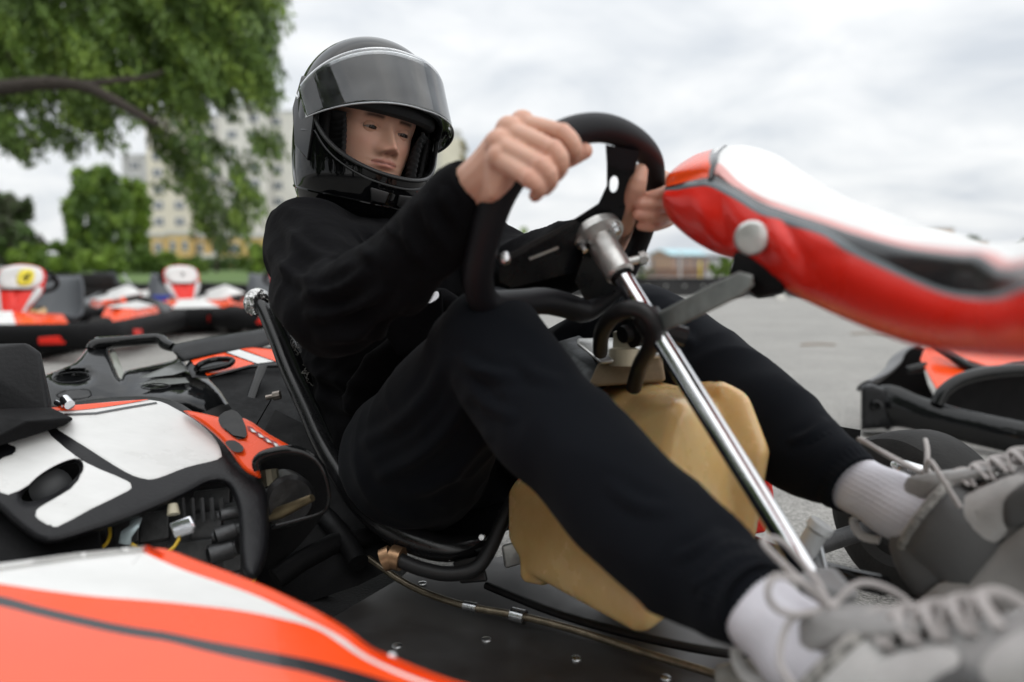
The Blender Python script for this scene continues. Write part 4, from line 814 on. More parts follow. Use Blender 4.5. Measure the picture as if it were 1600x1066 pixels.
loft('side_pod', rr_, [0, 0, 1, 2, 0, 3, 4], [ORG, ORG, WHT, BLKS, SAL], kart, nu=120, sub=3, solid=.005, mfun=lambda q, b, d: 2 if (b < 3 and q[0] < 228) else d)
m = M(); c = V(612, 1028, .66); m.lathe(c, (CAM-c).normalized(), [(-.003, .004), (0, .004), (.0015, .002)], 12); obj('pod_screw', m, SIL, kart)
# ---- rear bodywork behind the seat
drr = fitd([(66, 590, 1.62), (150, 530, 1.78), (250, 530, 1.80), (420, 520, 1.95), (300, 560, 1.82), (360, 640, 1.62), (110, 620, 1.60), (210, 620, 1.55), (430, 600, 1.75)])
def brr(x, y): return -.085*math.exp(-((x-275)/58)**2-((y-622)/30)**2)+.045*math.exp(-(((x-112)/30)**2+((y-589)/11)**2)**2)-.02*math.exp(-((x-140)/40)**2-((y-600)/40)**2)
rb = panel('rear_bodywork', [(66, 590), (92, 578), (118, 565), (135, 545), (147, 530), (160, 526), (240, 524), (250, 530), (270, 542), (284, 558), (300, 580), (325, 592), (345, 612), (362, 640), (372, 660), (340, 672), (280, 660), (200, 640), (110, 640), (78, 640), (68, 610)], drr, BLKG, kart, thick=.02, step=6, smooth=3, bump=brr, holes=[[(171, 549), (178, 545), (250, 537), (262, 542), (276, 560), (240, 570), (196, 580), (188, 592), (178, 570)]], curl=.03, curlpx=9)
m = M(); m.tube([V(142, 546, 1.74), V(152, 537, 1.75), V(200, 533, 1.77), V(246, 530, 1.78), V(258, 538, 1.77), V(270, 543, 1.76)], [.010, .012, .0125, .0125, .013, .010], 14, sm=4); obj('grab_bar', m, BLKG, rb)
m = M(); c = V(112, 590, 1.58); m.tube([c+RT*.036*math.cos(a)+(UP*.5+FW*.9)*.019*math.sin(a) for a in [6.283*k/24 for k in range(24)]], .0014, 8, closed=True); obj('recess_ring', m, BLK, rb)
m = M(); c = V(243, 604, 1.505); m.tube([c+RT*.027*math.cos(a)+(UP*.4+FW*.9)*.012*math.sin(a) for a in [6.283*k/24 for k in range(24)]], .0010, 8, closed=True); obj('recess_ring', m, BLK, rb)
panel('smoked_window_frame', [(172, 552), (180, 548), (196, 588), (200, 600), (190, 594), (178, 572)], lambda x, y: drr(x, y)+.01, mat('worn_clear_edge', (.22, .23, .2), .2), rb, thick=.004, step=6, smooth=0)
for P in ([(216, 590), (262, 572), (284, 566), (296, 578), (270, 586), (232, 590)], [(214, 600), (250, 592), (290, 590), (296, 598), (250, 602)]): panel('zebra_mark', P, drr, mat('grey_zebra', (.13, .135, .13), .25), rb, thick=.001, step=7, off=-.032, smooth=0, bump=brr)
bar = panel('rear_bar', [(268, 548), (272, 538), (330, 526), (395, 516), (425, 510), (432, 536), (400, 546), (330, 556), (285, 566)], fitd([(270, 545, 1.72), (420, 525, 1.84), (340, 555, 1.74)]), BLK, kart, thick=.03, step=8, smooth=1, curl=.012, curlpx=9)
drp = fitd([(297, 560, 1.72), (324, 586, 1.66), (435, 565, 1.72), (425, 545, 1.80)])
hp_ = [(306, 576), (312, 568), (335, 562), (360, 561), (366, 566), (352, 572), (322, 580), (312, 583)]
rp_ = panel('rear_panel', [(290, 572), (300, 558), (330, 548), (425, 542), (445, 545), (448, 572), (392, 572), (322, 592), (300, 590)], drp, BLK, kart, thick=.012, step=8, smooth=1, curl=.008, curlpx=6)
panel('orange_sticker', [(298, 562), (330, 551), (345, 549), (398, 568), (388, 571), (324, 587), (318, 582), (352, 574), (368, 566), (360, 561), (335, 562), (310, 570), (303, 570)], drp, ORG, rp_, thick=.001, step=7, off=-.003, smooth=0)
panel('white_stripe', [(347, 548), (370, 545), (428, 565), (402, 568)], drp, WHT, rp_, thick=.001, step=8, off=-.003, smooth=0)
panel('orange_sticker', [(372, 545), (395, 543), (445, 548), (446, 567), (432, 565)], drp, ORG, rp_, thick=.001, step=8, off=-.003, smooth=0)
m = M(); m.tube([V(308, 580, 1.66), V(312, 570, 1.66), V(335, 562, 1.675), V(362, 562, 1.68), V(358, 570, 1.67), V(330, 577, 1.66)], [.006]*6, 10, closed=True, sm=3); obj('hole_rim', m, BLKG, rp_)
panel('panel_skirt', [(324, 590), (392, 573), (448, 570), (500, 640), (500, 700), (400, 690), (372, 655), (345, 612)], lambda x, y: drp(x, y)+.012, BLKM, kart, thick=.02, step=14, smooth=0)
m = M(); m.tube([V(410, 572, 1.64), V(398, 605, 1.60), V(382, 650, 1.56)], [(.012, .004)]*3, 10, flat=(1, 0, .4)); obj('shiny_strut', m, BLKG, kart)
m = M(); m.tube([V(326, 590, 1.655), V(390, 573, 1.69), V(440, 571, 1.70)], .004, 8); obj('panel_edge', m, BLKG, kart)
# rear tyre, half hidden behind the engine
def road_wheel(name, c, axis, Ro, W, par, Ri=.065):
    ax = axis.normalized(); m = M(); prof = [(-W*.40, Ri), (-W*.5, Ri+.018), (-W*.5, Ro-.03), (-W*.42, Ro-.010), (-W*.30, Ro-.002), (0, Ro), (W*.30, Ro-.002), (W*.42, Ro-.010), (W*.5, Ro-.03), (W*.5, Ri+.018), (W*.40, Ri)]
    m.lathe(c, ax, prof, 56); t_ = obj('tyre', m, RUB, par)
    m = M(); m.lathe(c, ax, [(-W*.42, Ri+.004), (-W*.42, Ri-.012), (-W*.1, Ri-.02), (-W*.1, .02), (-W*.25, .018), (-W*.25, .0)], 32); m.lathe(c, -ax, [(-W*.42, Ri+.004), (-W*.42, Ri-.012), (-W*.1, Ri-.02), (-W*.1, .02), (-W*.2, .018), (-W*.2, .0)], 32); obj('rim', m, DARK, t_); return t_
road_wheel('w', V(1430, 800, 1.36)+Vector((0, 0, 0)), (L_+F_*.25), .140, .13, kart)
tyre_c = V(1430, 800, 1.36)
q_ = V(300, 800, 1.62); q_.z = .14; road_wheel('w', q_, L_, .138, .20, kart)
m = M(); m.tube([V(1225, 870, 1.13), tyre_c-L_*.06], .014, 14); obj('stub_axle', m, DARK, kart)
m = M(); m.tube([V(1395, 725, 1.12), V(1412, 732, 1.1), V(1440, 738, 1.09)], [.004, .012, .010], 14, sm=3); obj('tie_rod_end', m, SIL, kart)
panel('black_mudflap', [(1296, 664), (1345, 672), (1340, 720), (1300, 730), (1280, 690)], lambda x, y: 1.42, BLKM, kart, thick=.02, step=16, smooth=0)
# ================================================================ PERSON
skin = mat('skin', (0.50, 0.27, 0.185), 0.48, sss=0.25, bump=0.12, bscale=220, bdist=0.0006)
HOOD = mat('black_hoodie_cloth', (0.0046, 0.0046, 0.0054), 0.95, bump=0.6, bscale=26, spec=0.04, sheen=0.02, bdist=0.006)
TROU = mat('navy_black_trouser_cloth', (0.0062, 0.0074, 0.0100), 0.92, bump=0.2, bscale=900, spec=0.06, sheen=0.03, bdist=0.0006)
SOCK = mat('white_sock_knit', (0.66, 0.65, 0.70), 0.9, bump=0.6, bscale=260, bdist=0.001)
person = thing('person', 'teenage driver in black helmet hoodie and trousers gripping the steering wheel', 'person', (-0.12, 1.3, 0.1))
# head frame: X to the person's right, Y forward, Z up
HP = V(574, 205, 1.30)
_yaw = math.atan2(-0.80, 0.60)          # direction the face looks, in the ground plane
fwd = Vector((math.cos(_yaw), math.sin(_yaw), 0)); rgt = fwd.cross(Z_)
HM = Matrix((rgt, fwd, Z_)).transposed()
HM = HM @ Matrix.Rotation(R(-7), 3, 'X') @ Matrix.Rotation(R(-8), 3, 'Y')
def H(x, y, z): return HP + HM @ Vector((x, y, z))
HS = 0.92
def ga(x, s): return math.exp(-(x*x)/(2*s*s))
def interp(x, xs, ys): return float(np.interp(x, xs, ys))
Zs = [-.125, -.115, -.10, -.08, -.06, -.045, -.02, 0, .02, .05, .08, .10, .115, .123]
Ws = [.012, .034, .050, .061, .067, .070, .073, .0735, .076, .078, .070, .055, .035, .010]
Fs = [.060, .076, .084, .0835, .083, .083, .083, .0815, .087, .086, .074, .058, .038, .012]
Bs = [.0, .01, .03, .055, .070, .080, .092, .098, .102, .102, .092, .072, .047, .014]
def face_pt(a, z):
    w_ = interp(z, Zs, Ws); fr = interp(z, Zs, Fs); bk = interp(z, Zs, Bs)
    s, c = math.sin(a), math.cos(a)        # a = 0 looks forward
    ex = 0.86
    x = w_*math.copysign(abs(s)**ex, s); y = (fr if c > 0 else bk)*math.copysign(abs(c)**(ex), c)
    if c > 0:
        ax = abs(x); k = c**.5
        d = 0
        d += .0225*ga(z+.036, .0090)*ga(x, .0100) + .015*ga(z+.022, .012)*ga(x, .0068) + .009*ga(z+.005, .012)*ga(x, .0062)      # nose
        d += .012*ga(z+.041, .0065)*ga(ax-.0138, .0052)                                      # wings
        d -= .005*ga(z+.0465, .0028)*ga(ax-.0065, .0032)                                    # nostrils
        d += .003*ga(z-.021, .006)*ga(ax-.026, .018) - .0075*ga(z-.002, .0105)*ga(ax-.0295, .013)   # brow, socket
        d += .0035*ga(z-.0065, .0022)*ga(ax-.0305, .012)                                      # upper lid fold
        d += .0030*ga(z+.0075, .0030)*ga(ax-.030, .012)                                     # lower lid
        d += .004*ga(z+.028, .014)*ga(ax-.043, .014)                                        # cheekbone
        d += .0035*ga(z+.062, .016)*ga(x, .022)                                             # muzzle
        d += .0066*ga(z+.0600, .0036)*ga(x, .013)*(1-.25*ga(x, .002)) + .0078*ga(z+.0695, .0046)*ga(x, .012)  # lips
        d -= .0050*ga(z+.0645, .0014)*ga(x, .017)                                           # mouth line
        d -= .0012*ga(z+.053, .005)*ga(x, .0028)                                            # philtrum
        d -= .0035*ga(z+.079, .004)*ga(x, .018)
        d += .0045*ga(z+.096, .010)*ga(x, .016)
        y += d*k
    return x*HS, y*HS, (z*.87 if z < 0 else z)*HS
hd = M(); nu, nv = 260, 230; vs = []
for j in range(nv+1):
    z = -.125+.248*j/nv
    for k in range(nu):
        q = 2*math.pi*k/nu; a = q-0.62*math.sin(q)*0.55     # denser in front
        vs.append(H(*face_pt(a, z)))
fs = [(j*nu+k, j*nu+(k+1) % nu, (j+1)*nu+(k+1) % nu, (j+1)*nu+k) for j in range(nv) for k in range(nu)]
fs += [tuple(range(nu))[::-1], tuple(nv*nu+k for k in range(nu))]
hd.add(vs, fs)
for s in (-1, 1): hd.ell(H(s*.068, -.012, -.012), (.008, .016, .028), HM, 14, 10)   # ears
# skeleton
neck = V(585, 330, 1.36); chest = V(600, 430, 1.36); belly = V(610, 560, 1.40); pelv = V(650, 700, 1.36)
shR = V(462, 372, 1.20); elR = V(516, 490, 1.02); wrR = V(738, 292, 0.865)
shL = V(700, 372, 1.47); elL = V(808, 425, 1.30); wrL = V(955, 376, 1.06)
hpR = V(640, 725, 1.22); knR = V(766, 533, 0.96); anR = V(1292, 1058, 0.61)
hpL = V(770, 690, 1.44); knL = V(1002, 518, 1.22); anL = V(1446, 815, 0.86)
bd = M()
bd.capsule([H(0, -.02, -.06), neck, chest], [.05, .05, .06], 16)
bd.capsule([neck+Vector((0, 0, -.04)), chest, belly, pelv], [.07, .12, .11, .12], 20)
bd.capsule([shR+Vector((.04, .04, -.02)), chest, shL], [.035, .09, .035], 16)
bd.capsule([shR+Vector((.03, .02, -.02)), elR, wrR], [.038, .035, .024], 14)
bd.capsule([shL, elL, wrL], [.045, .035, .023], 14)
bd.capsule([pelv, hpR, knR], [.09, .07, .042], 16); bd.capsule([knR-Z_*.005, V(848, 652, .90), V(937, 744, .835), V(1092, 888, .745), V(1184, 950, .672), anR], [.042, .042, .040, .034, .028, .028], 16)
bd.capsule([pelv, hpL, knL], [.09, .075, .05], 16); bd.capsule([knL, V(1100, 584, 1.13), V(1190, 652, 1.05), V(1336, 758, .93), anL], [.044, .042, .038, .028, .028], 16)
ftd = (F_*.78+Z_*.60).normalized()
for an in (anR, anL): bd.capsule([an, an-Z_*.01, an-Z_*.02+F_*.02], [.028, .028, .026], 12)
# ---- right hand, seen from its back, closed round the rim
hb = M(); dR = .80
hb.capsule([wrR, V(765, 270, .845), V(795, 238, .83)], [.026, .027, .029], 14)
hb.hull([V(735, 268, .865), V(745, 318, .86), V(806, 196, .842), V(778, 214, .825), V(771, 246, .81), V(790, 268, .805), V(775, 302, .815), V(850, 232, .85), V(820, 262, .84)], r=.008)
fing = [  # MCP, PIP, DIP, tip (px,py,d)
    [(816, 195, .835), (878, 209, .800), (898, 232, .795), (893, 246, .815)],
    [(795, 205, .822), (864, 235, .782), (876, 258, .782), (868, 274, .803)],
    [(779, 226, .812), (846, 260, .770), (860, 280, .772), (852, 295, .795)],
    [(780, 248, .805), (828, 280, .768), (842, 295, .772), (836, 306, .792)]]
rad = [[.0115, .0098, .0086, .0076], [.0118, .0100, .0088, .0078], [.0116, .0096, .0085, .0074], [.0108, .0086, .0076, .0067]]
for f, r in zip(fing, rad):
    hb.capsule([V(*p) for p in f], r, 14, sm=4); hb.ell(V(f[0][0], f[0][1]-2, f[0][2]-.001), (r[0]*1.24,)*3, None, 14, 10); hb.capsule([V(752, 262, .846), V((f[0][0]+756)/2, (f[0][1]+262)/2-3, f[0][2]+.006), V(*f[0])], [.004, .0052, .006], 10); hb.ell(V(*f[1]), (r[1]*1.12,)*3, None, 14, 10)
hb.capsule([V(790, 262, .85), V(838, 258, .86), V(880, 250, .855), V(913, 236, .85)], [.013, .0125, .0110, .0092], 14)   # thumb along the far side
# ---- left hand, thumb up the near side of the rim, finger ends coming round it
hb.capsule([wrL, V(966, 350, 1.03), V(982, 325, 1.01)], [.023, .023, .022], 14)
hb.hull([V(955, 372, 1.05), V(975, 385, 1.06), V(974, 325, 1.01), V(1000, 312, 1.03), V(1012, 330, 1.05), V(1005, 352, 1.05), V(1030, 290, 1.035), V(1045, 330, 1.05)], r=.007)
hb.capsule([V(972, 352, 1.0), V(984, 320, .95), V(994, 292, .925), V(1000, 268, .925)], [.015, .0125, .0118, .0095], 14)
fl = [[(1036, 276, 1.03), (1054, 286, .985), (1036, 301, .935), (1017, 306, .93)],
      [(1040, 300, 1.035), (1054, 308, .985), (1026, 320, .935), (1000, 320, .930)],
      [(1040, 322, 1.04), (1054, 328, .99), (1024, 337, .938), (996, 336, .932)],
      [(1036, 340, 1.045), (1046, 345, 1.0), (1022, 354, .945), (1001, 353, .94)]]
for f, r in zip(fl, ([.0085, .0078, .0070, .0064], [.0088, .008, .0072, .0066], [.0085, .0078, .0070, .0064], [.0078, .007, .0064, .0058])): hb.capsule([V(*p) for p in f], r, 14, sm=4)
allb = M(); 
for q in (hd, bd, hb): allb.add(q.v, q.f)
lipm = mat('lip', (0.42, 0.135, 0.11), 0.4, sss=.2); hairm = mat('eyebrow_hair', (0.03, 0.018, 0.012), .8)
knm = mat('knuckle_skin', (0.50, 0.235, 0.165), 0.5, sss=0.25)
def colour_body(me, co):
    iv = np.array(HM.transposed()); loc = ((co-np.array(HP)) @ iv.T)/HS
    n = len(co); col = np.tile(np.array([0.60, 0.34, 0.245, 1.0]), (n, 1))
    def mixc(wt, c):
        wt = np.clip(wt, 0, 1)[:, None]; col[:, :3] = col[:, :3]*(1-wt)+np.array(c)*wt
    x, y, z = loc[:, 0], loc[:, 1], loc[:, 2]; z = np.where(z < 0, z/.87, z); ax = np.abs(x); fr = (y > .05) & (ax < .07) & (z > -.13) & (z < .1)
    lipw = np.exp(-((z+.0650)/(.0095*np.sqrt(np.clip(1-(ax/.0245)**2, .02, 1))))**6)*(ax < .0245)*fr
    mixc(lipw*.6, (0.44, 0.13, 0.11)); mixc(np.exp(-((z+.0647)/.0014)**2)*(ax < .024)*fr*.75, (.10, .025, .02))
    bz = .0175+.0012*np.cos((ax-.03)/.014); mixc(np.exp(-((z-bz)/.0036)**2)*np.clip((.048-ax)/.008, 0, 1)*np.clip((ax-.012)/.005, 0, 1)*fr*.95, (.022, .013, .010))
    mixc(np.exp(-((ax-.036)/.018)**2-((z+.03)/.016)**2)*fr*.28, (.55, .19, .13)); mixc(np.exp(-(x/.012)**2-((z+.036)/.01)**2)*fr*.3, (.55, .2, .14))
    lid = .0048*np.sqrt(np.clip(1-((ax-.0305)/.0158)**2, 0, 1)); mixc(np.exp(-((z-.0002-lid)/.0013)**2)*(np.abs(ax-.0305) < .0158)*fr*.25, (.03, .017, .012))
    mixc(np.exp(-((ax-.0065)/.003)**2-((z+.0465)/.0022)**2)*fr*.55, (.12, .04, .03))
    nzv = np.array([noise.noise(Vector(p)*140) for p in loc[::1]]) if len(loc) < 400000 else 0
    col[:, 0] *= 1+.05*nzv; col[:, 1] *= 1+.10*nzv; col[:, 2] *= 1+.12*nzv
    # redder knuckles and finger ends
    pts = [V(*f[k]) for f in fing+fl for k in (0, 1, 3)]
    for p in pts:
        d = np.linalg.norm(co-np.array(p), axis=1); mixc(np.exp(-(d/.011)**2)*.35, (.56, .19, .135))
    a = me.color_attributes.new('tone', 'FLOAT_COLOR', 'POINT'); a.data.foreach_set('color', col.astype(np.float32).reshape(-1))
t = skin.node_tree; at = t.nodes.new('ShaderNodeAttribute'); at.attribute_name = 'tone'; t.links.new(at.outputs['Color'], t.nodes['Principled BSDF'].inputs['Base Color'])
blob('body', allb, 0.0021, skin, person, smooth_it=1, post=colour_body)
# ---- eyes
eyem = mat('eye_white', (0.20, 0.165, 0.15), 0.45, spec=.2); irism = mat('iris', (0.012, 0.007, 0.005), 0.2, spec=.3)
for s in (-1, 1):
    m = M(); c = H(s*.0300*HS, .0665*HS, -.0005)
    m.ell(c, (.0118, .0118, .0118), HM, 28, 20)
    look = (HM @ Vector((-.22, 1, -.24))).normalized(); ir = M(); u = look.orthogonal().normalized(); v_ = look.cross(u); ring = [c+look*.0120]
    for rr in (.0040, .0080):
        for k in range(16): a = 6.283*k/16; ring.append(c+look*math.sqrt(.0120**2-rr**2)+(u*math.cos(a)+v_*math.sin(a))*rr)
    fs = [(0, 1+k, 1+(k+1) % 16) for k in range(16)]+[(1+k, 17+k, 17+(k+1) % 16, 1+(k+1) % 16) for k in range(16)]
    lidm = M(); nr_, nq = 26, 72; vs = []; fs_ = []; cols = []
    for i in range(nr_+1):
        for k in range(nq):
            q = 2*math.pi*k/nq; dx0 = math.cos(q); dz0 = math.sin(q)
            # almond edge at this direction
            t_ = 0
            for _ in range(24):
                xx = dx0*t_; lim = (.0024 if dz0 > 0 else .0028)*max(0, 1-(xx/.0128)**2)
                if abs(dz0*t_) < lim: t_ += .0006
                else: break
            rr = t_+(.0120-t_)*(i/nr_); x_, z_ = dx0*rr, dz0*rr-.0008; yy = math.sqrt(max(0, .0125**2-x_*x_-z_*z_))
            edge_ = math.exp(-((rr-t_)/.0011)**2)
            vs.append(c+HM @ Vector((x_, yy+.0004*edge_, z_))); b_ = (.56, .31, .22); dk = (.05, .03, .022); w0 = edge_*(.8 if dz0 > .1 else .15); cols.append([b_[j]*(1-w0)+dk[j]*w0 for j in range(3)]+[1])
    fs_ = [(i*nq+k, i*nq+(k+1) % nq, (i+1)*nq+(k+1) % nq, (i+1)*nq+k) for i in range(nr_) for k in range(nq)]
    lidm.add(vs, fs_); lo_ = obj('eyelid', lidm, skin, person); at_ = lo_.data.color_attributes.new('tone', 'FLOAT_COLOR', 'POINT'); at_.data.foreach_set('color', np.array(cols, dtype=np.float32).reshape(-1))
    eo = obj('eye', m, eyem, person); ir.add(ring, fs); obj('iris', ir, irism, eo)
# ---- hoodie
def folds(amp, freq, seed, st=(1, 1, 1), ridge=True):
    def f(co, nr):
        out_ = co.copy()
        for i in range(len(co)):
            p = Vector((co[i, 0]*freq*st[0]+seed, co[i, 1]*freq*st[1], co[i, 2]*freq*st[2]))
            q = noise.noise(p+Vector((noise.noise(p*.6)*1.2, 0, 0))); 
            h = (1-abs(q)*2.2) if ridge else q
            out_[i] += nr[i]*amp*h
        return out_
    return f
hm = M()
hm.capsule([neck+Z_*.0, chest+Z_*.02, belly, pelv+Z_*.02], [.07, .135, .145, .145], 22)
hm.capsule([shR+Vector((.03, .03, -.03)), V(590, 430, 1.33), shL-Z_*.02], [.08, .11, .08], 20)
hm.capsule([shR+Vector((.02, .01, -.005)), shR.lerp(elR, .5)+Vector((.012, 0, -.01)), elR+Vector((.0, 0, .005)), elR.lerp(wrR, .40)-Z_*.020, elR.lerp(wrR, .75)-Z_*.016, wrR.lerp(elR, .08)], [.064, .066, .058, .048, .041, .036], 18)
hm.capsule([shL, elL, elL.lerp(wrL, .6), wrL.lerp(elL, .1)], [.075, .058, .045, .034], 18)
hm.hull([V(450, 345, 1.27), V(470, 335, 1.36), V(570, 365, 1.24), V(640, 370, 1.27), V(700, 365, 1.42), V(560, 380, 1.16), V(650, 400, 1.23)], r=.02)
# hood bunched behind the neck and collar round it
hm.capsule([V(458, 362, 1.34), V(500, 342, 1.42), V(600, 338, 1.50), V(680, 350, 1.48)], [.042, .05, .05, .04], 14)
hm.capsule([V(495, 335, 1.27), V(560, 365, 1.25), V(630, 368, 1.27), V(680, 355, 1.36)], [.03, .03, .03, .03], 14)
# hem and pocket over the lap
hm.hull([V(560, 600, 1.22), V(690, 470, 1.16), V(750, 500, 1.20), V(700, 640, 1.3), V(560, 690, 1.3)], r=.02)
hoodie = blob('hoodie', hm, 0.006, HOOD, person, smooth_it=8, disp=pxfolds([(478, 462, 575, 425, 7, .008), (485, 492, 600, 452, 7, .009), (505, 525, 600, 490, 8, .008), (560, 512, 640, 440, 8, .006), (440, 350, 520, 408, 8, .006), (424, 395, 492, 446, 8, .007), (545, 360, 600, 410, 8, .006), (640, 345, 668, 410, 7, .006), (672, 318, 700, 385, 7, .007), (700, 300, 722, 352, 6, .006), (470, 560, 560, 600, 9, .008), (490, 610, 590, 640, 9, .008), (600, 350, 640, 372, 6, .005)], folds(.0080, 9.5, 3.0, (1, 1, 1.5))))
m = M(); m.tube([wrR.lerp(elR, .13), wrR.lerp(elR, .04), wrR.lerp(elR, -.01)], [.037, .037, .033], 24, sm=3); obj('cuff', m, HOOD, hoodie, solid=.003)
m = M(); m.tube([wrL.lerp(elL, .13), wrL.lerp(elL, .04), wrL.lerp(elL, -.01)], [.034, .033, .030], 24, sm=3); obj('cuff', m, HOOD, hoodie, solid=.003)
wlm = mat('white_print', (.6, .6, .62), .7, bump=.5, bscale=300)
panel('printed_logo', [(655, 475), (667, 463), (683, 455), (685, 465), (671, 474)], fitd([(657, 472, 1.105), (680, 460, 1.11), (670, 480, 1.10)]), wlm, hoodie, thick=.003, step=4, smooth=3)
panel('pocket', [(592, 506), (690, 452), (694, 500), (668, 545), (622, 556)], fitd([(600, 510, 1.13), (690, 455, 1.125), (665, 550, 1.15)]), HOOD, hoodie, thick=.006, step=10, smooth=0, curl=.004, curlpx=6)
# ---- trousers
shR_c = [V(848, 652, .90), V(937, 744, .835), V(1020, 826, .785), V(1092, 888, .745), V(1135, 918, .71)]; shL_c = [V(1100, 584, 1.13), V(1190, 652, 1.05), V(1258, 706, .995)]
tm = M()
tm.capsule([pelv-Z_*.01, hpR+Vector((.01, 0, .01)), hpR.lerp(knR, .5)-Z_*.006, knR], [.13, .112, .088, .062], 22)
tm.capsule([knR]+shR_c+[V(1158, 930, .695)], [.063, .068, .0625, .0605, .057, .047, .041], 22)
tm.capsule([pelv, hpL, hpL.lerp(knL, .5), knL], [.12, .11, .095, .074], 22)
tm.capsule([knL]+shL_c+[V(1300, 732, .96)], [.074, .068, .062, .054, .042], 22)
seam_pts = None
trousers = blob('trousers', tm, 0.006, TROU, person, smooth_it=6, disp=pxfolds([(575, 690, 700, 560, 9, .007), (600, 740, 730, 620, 9, .007), (640, 770, 760, 680, 9, .007), (722, 560, 800, 590, 8, .007), (735, 600, 800, 650, 8, .006), (810, 560, 870, 600, 8, .004), (1060, 870, 1120, 830, 7, .006), (1085, 915, 1150, 870, 7, .006), (1240, 690, 1285, 660, 6, .006), (1050, 480, 1080, 540, 7, .006), (955, 760, 1040, 800, 9, .004)], folds(.0050, 9, 9.0, (1.2, 1.2, .9))))
def rib(name, a, b, ra, rb, mt, par, ribs=26, amp=.0006, flare=0):
    m = M(); n = 20; pts = [a.lerp(b, i/n) for i in range(n+1)]; ax = (b-a).normalized(); u = ax.orthogonal().normalized(); w_ = ax.cross(u); seg = 96; vs = []
    for i, p in enumerate(pts):
        t = i/n; r = ra+(rb-ra)*t+flare*math.exp(-t*8)
        for k in range(seg):
            an_ = 6.2832*k/seg; rr = r+amp*math.sin(ribs*an_)+.0012*math.sin(t*17+2*an_); vs.append(p+(u*math.cos(an_)+w_*math.sin(an_))*rr)
    fs = [(i*seg+k, i*seg+(k+1) % seg, (i+1)*seg+(k+1) % seg, (i+1)*seg+k) for i in range(n) for k in range(seg)]
    m.add(vs, fs); return obj(name, m, mt, par, solid=.003, auto=60)
rib('cuff', V(1122, 908, .72), V(1184, 946, .672), .0455, .0375, TROU, trousers, ribs=30)
rib('cuff', V(1262, 706, .99), V(1336, 758, .93), .0465, .0375, TROU, trousers, ribs=30)
for kn, an in ((knR, anR), (knL, anL)):
    ax = (an-kn).normalized(); sa = V(1160, 930, .69) if an is anR else V(1318, 746, .945); s = rib('sock', sa, an+ax*.035+F_*.012, .0325, .040, SOCK, person, ribs=36, amp=.0006)
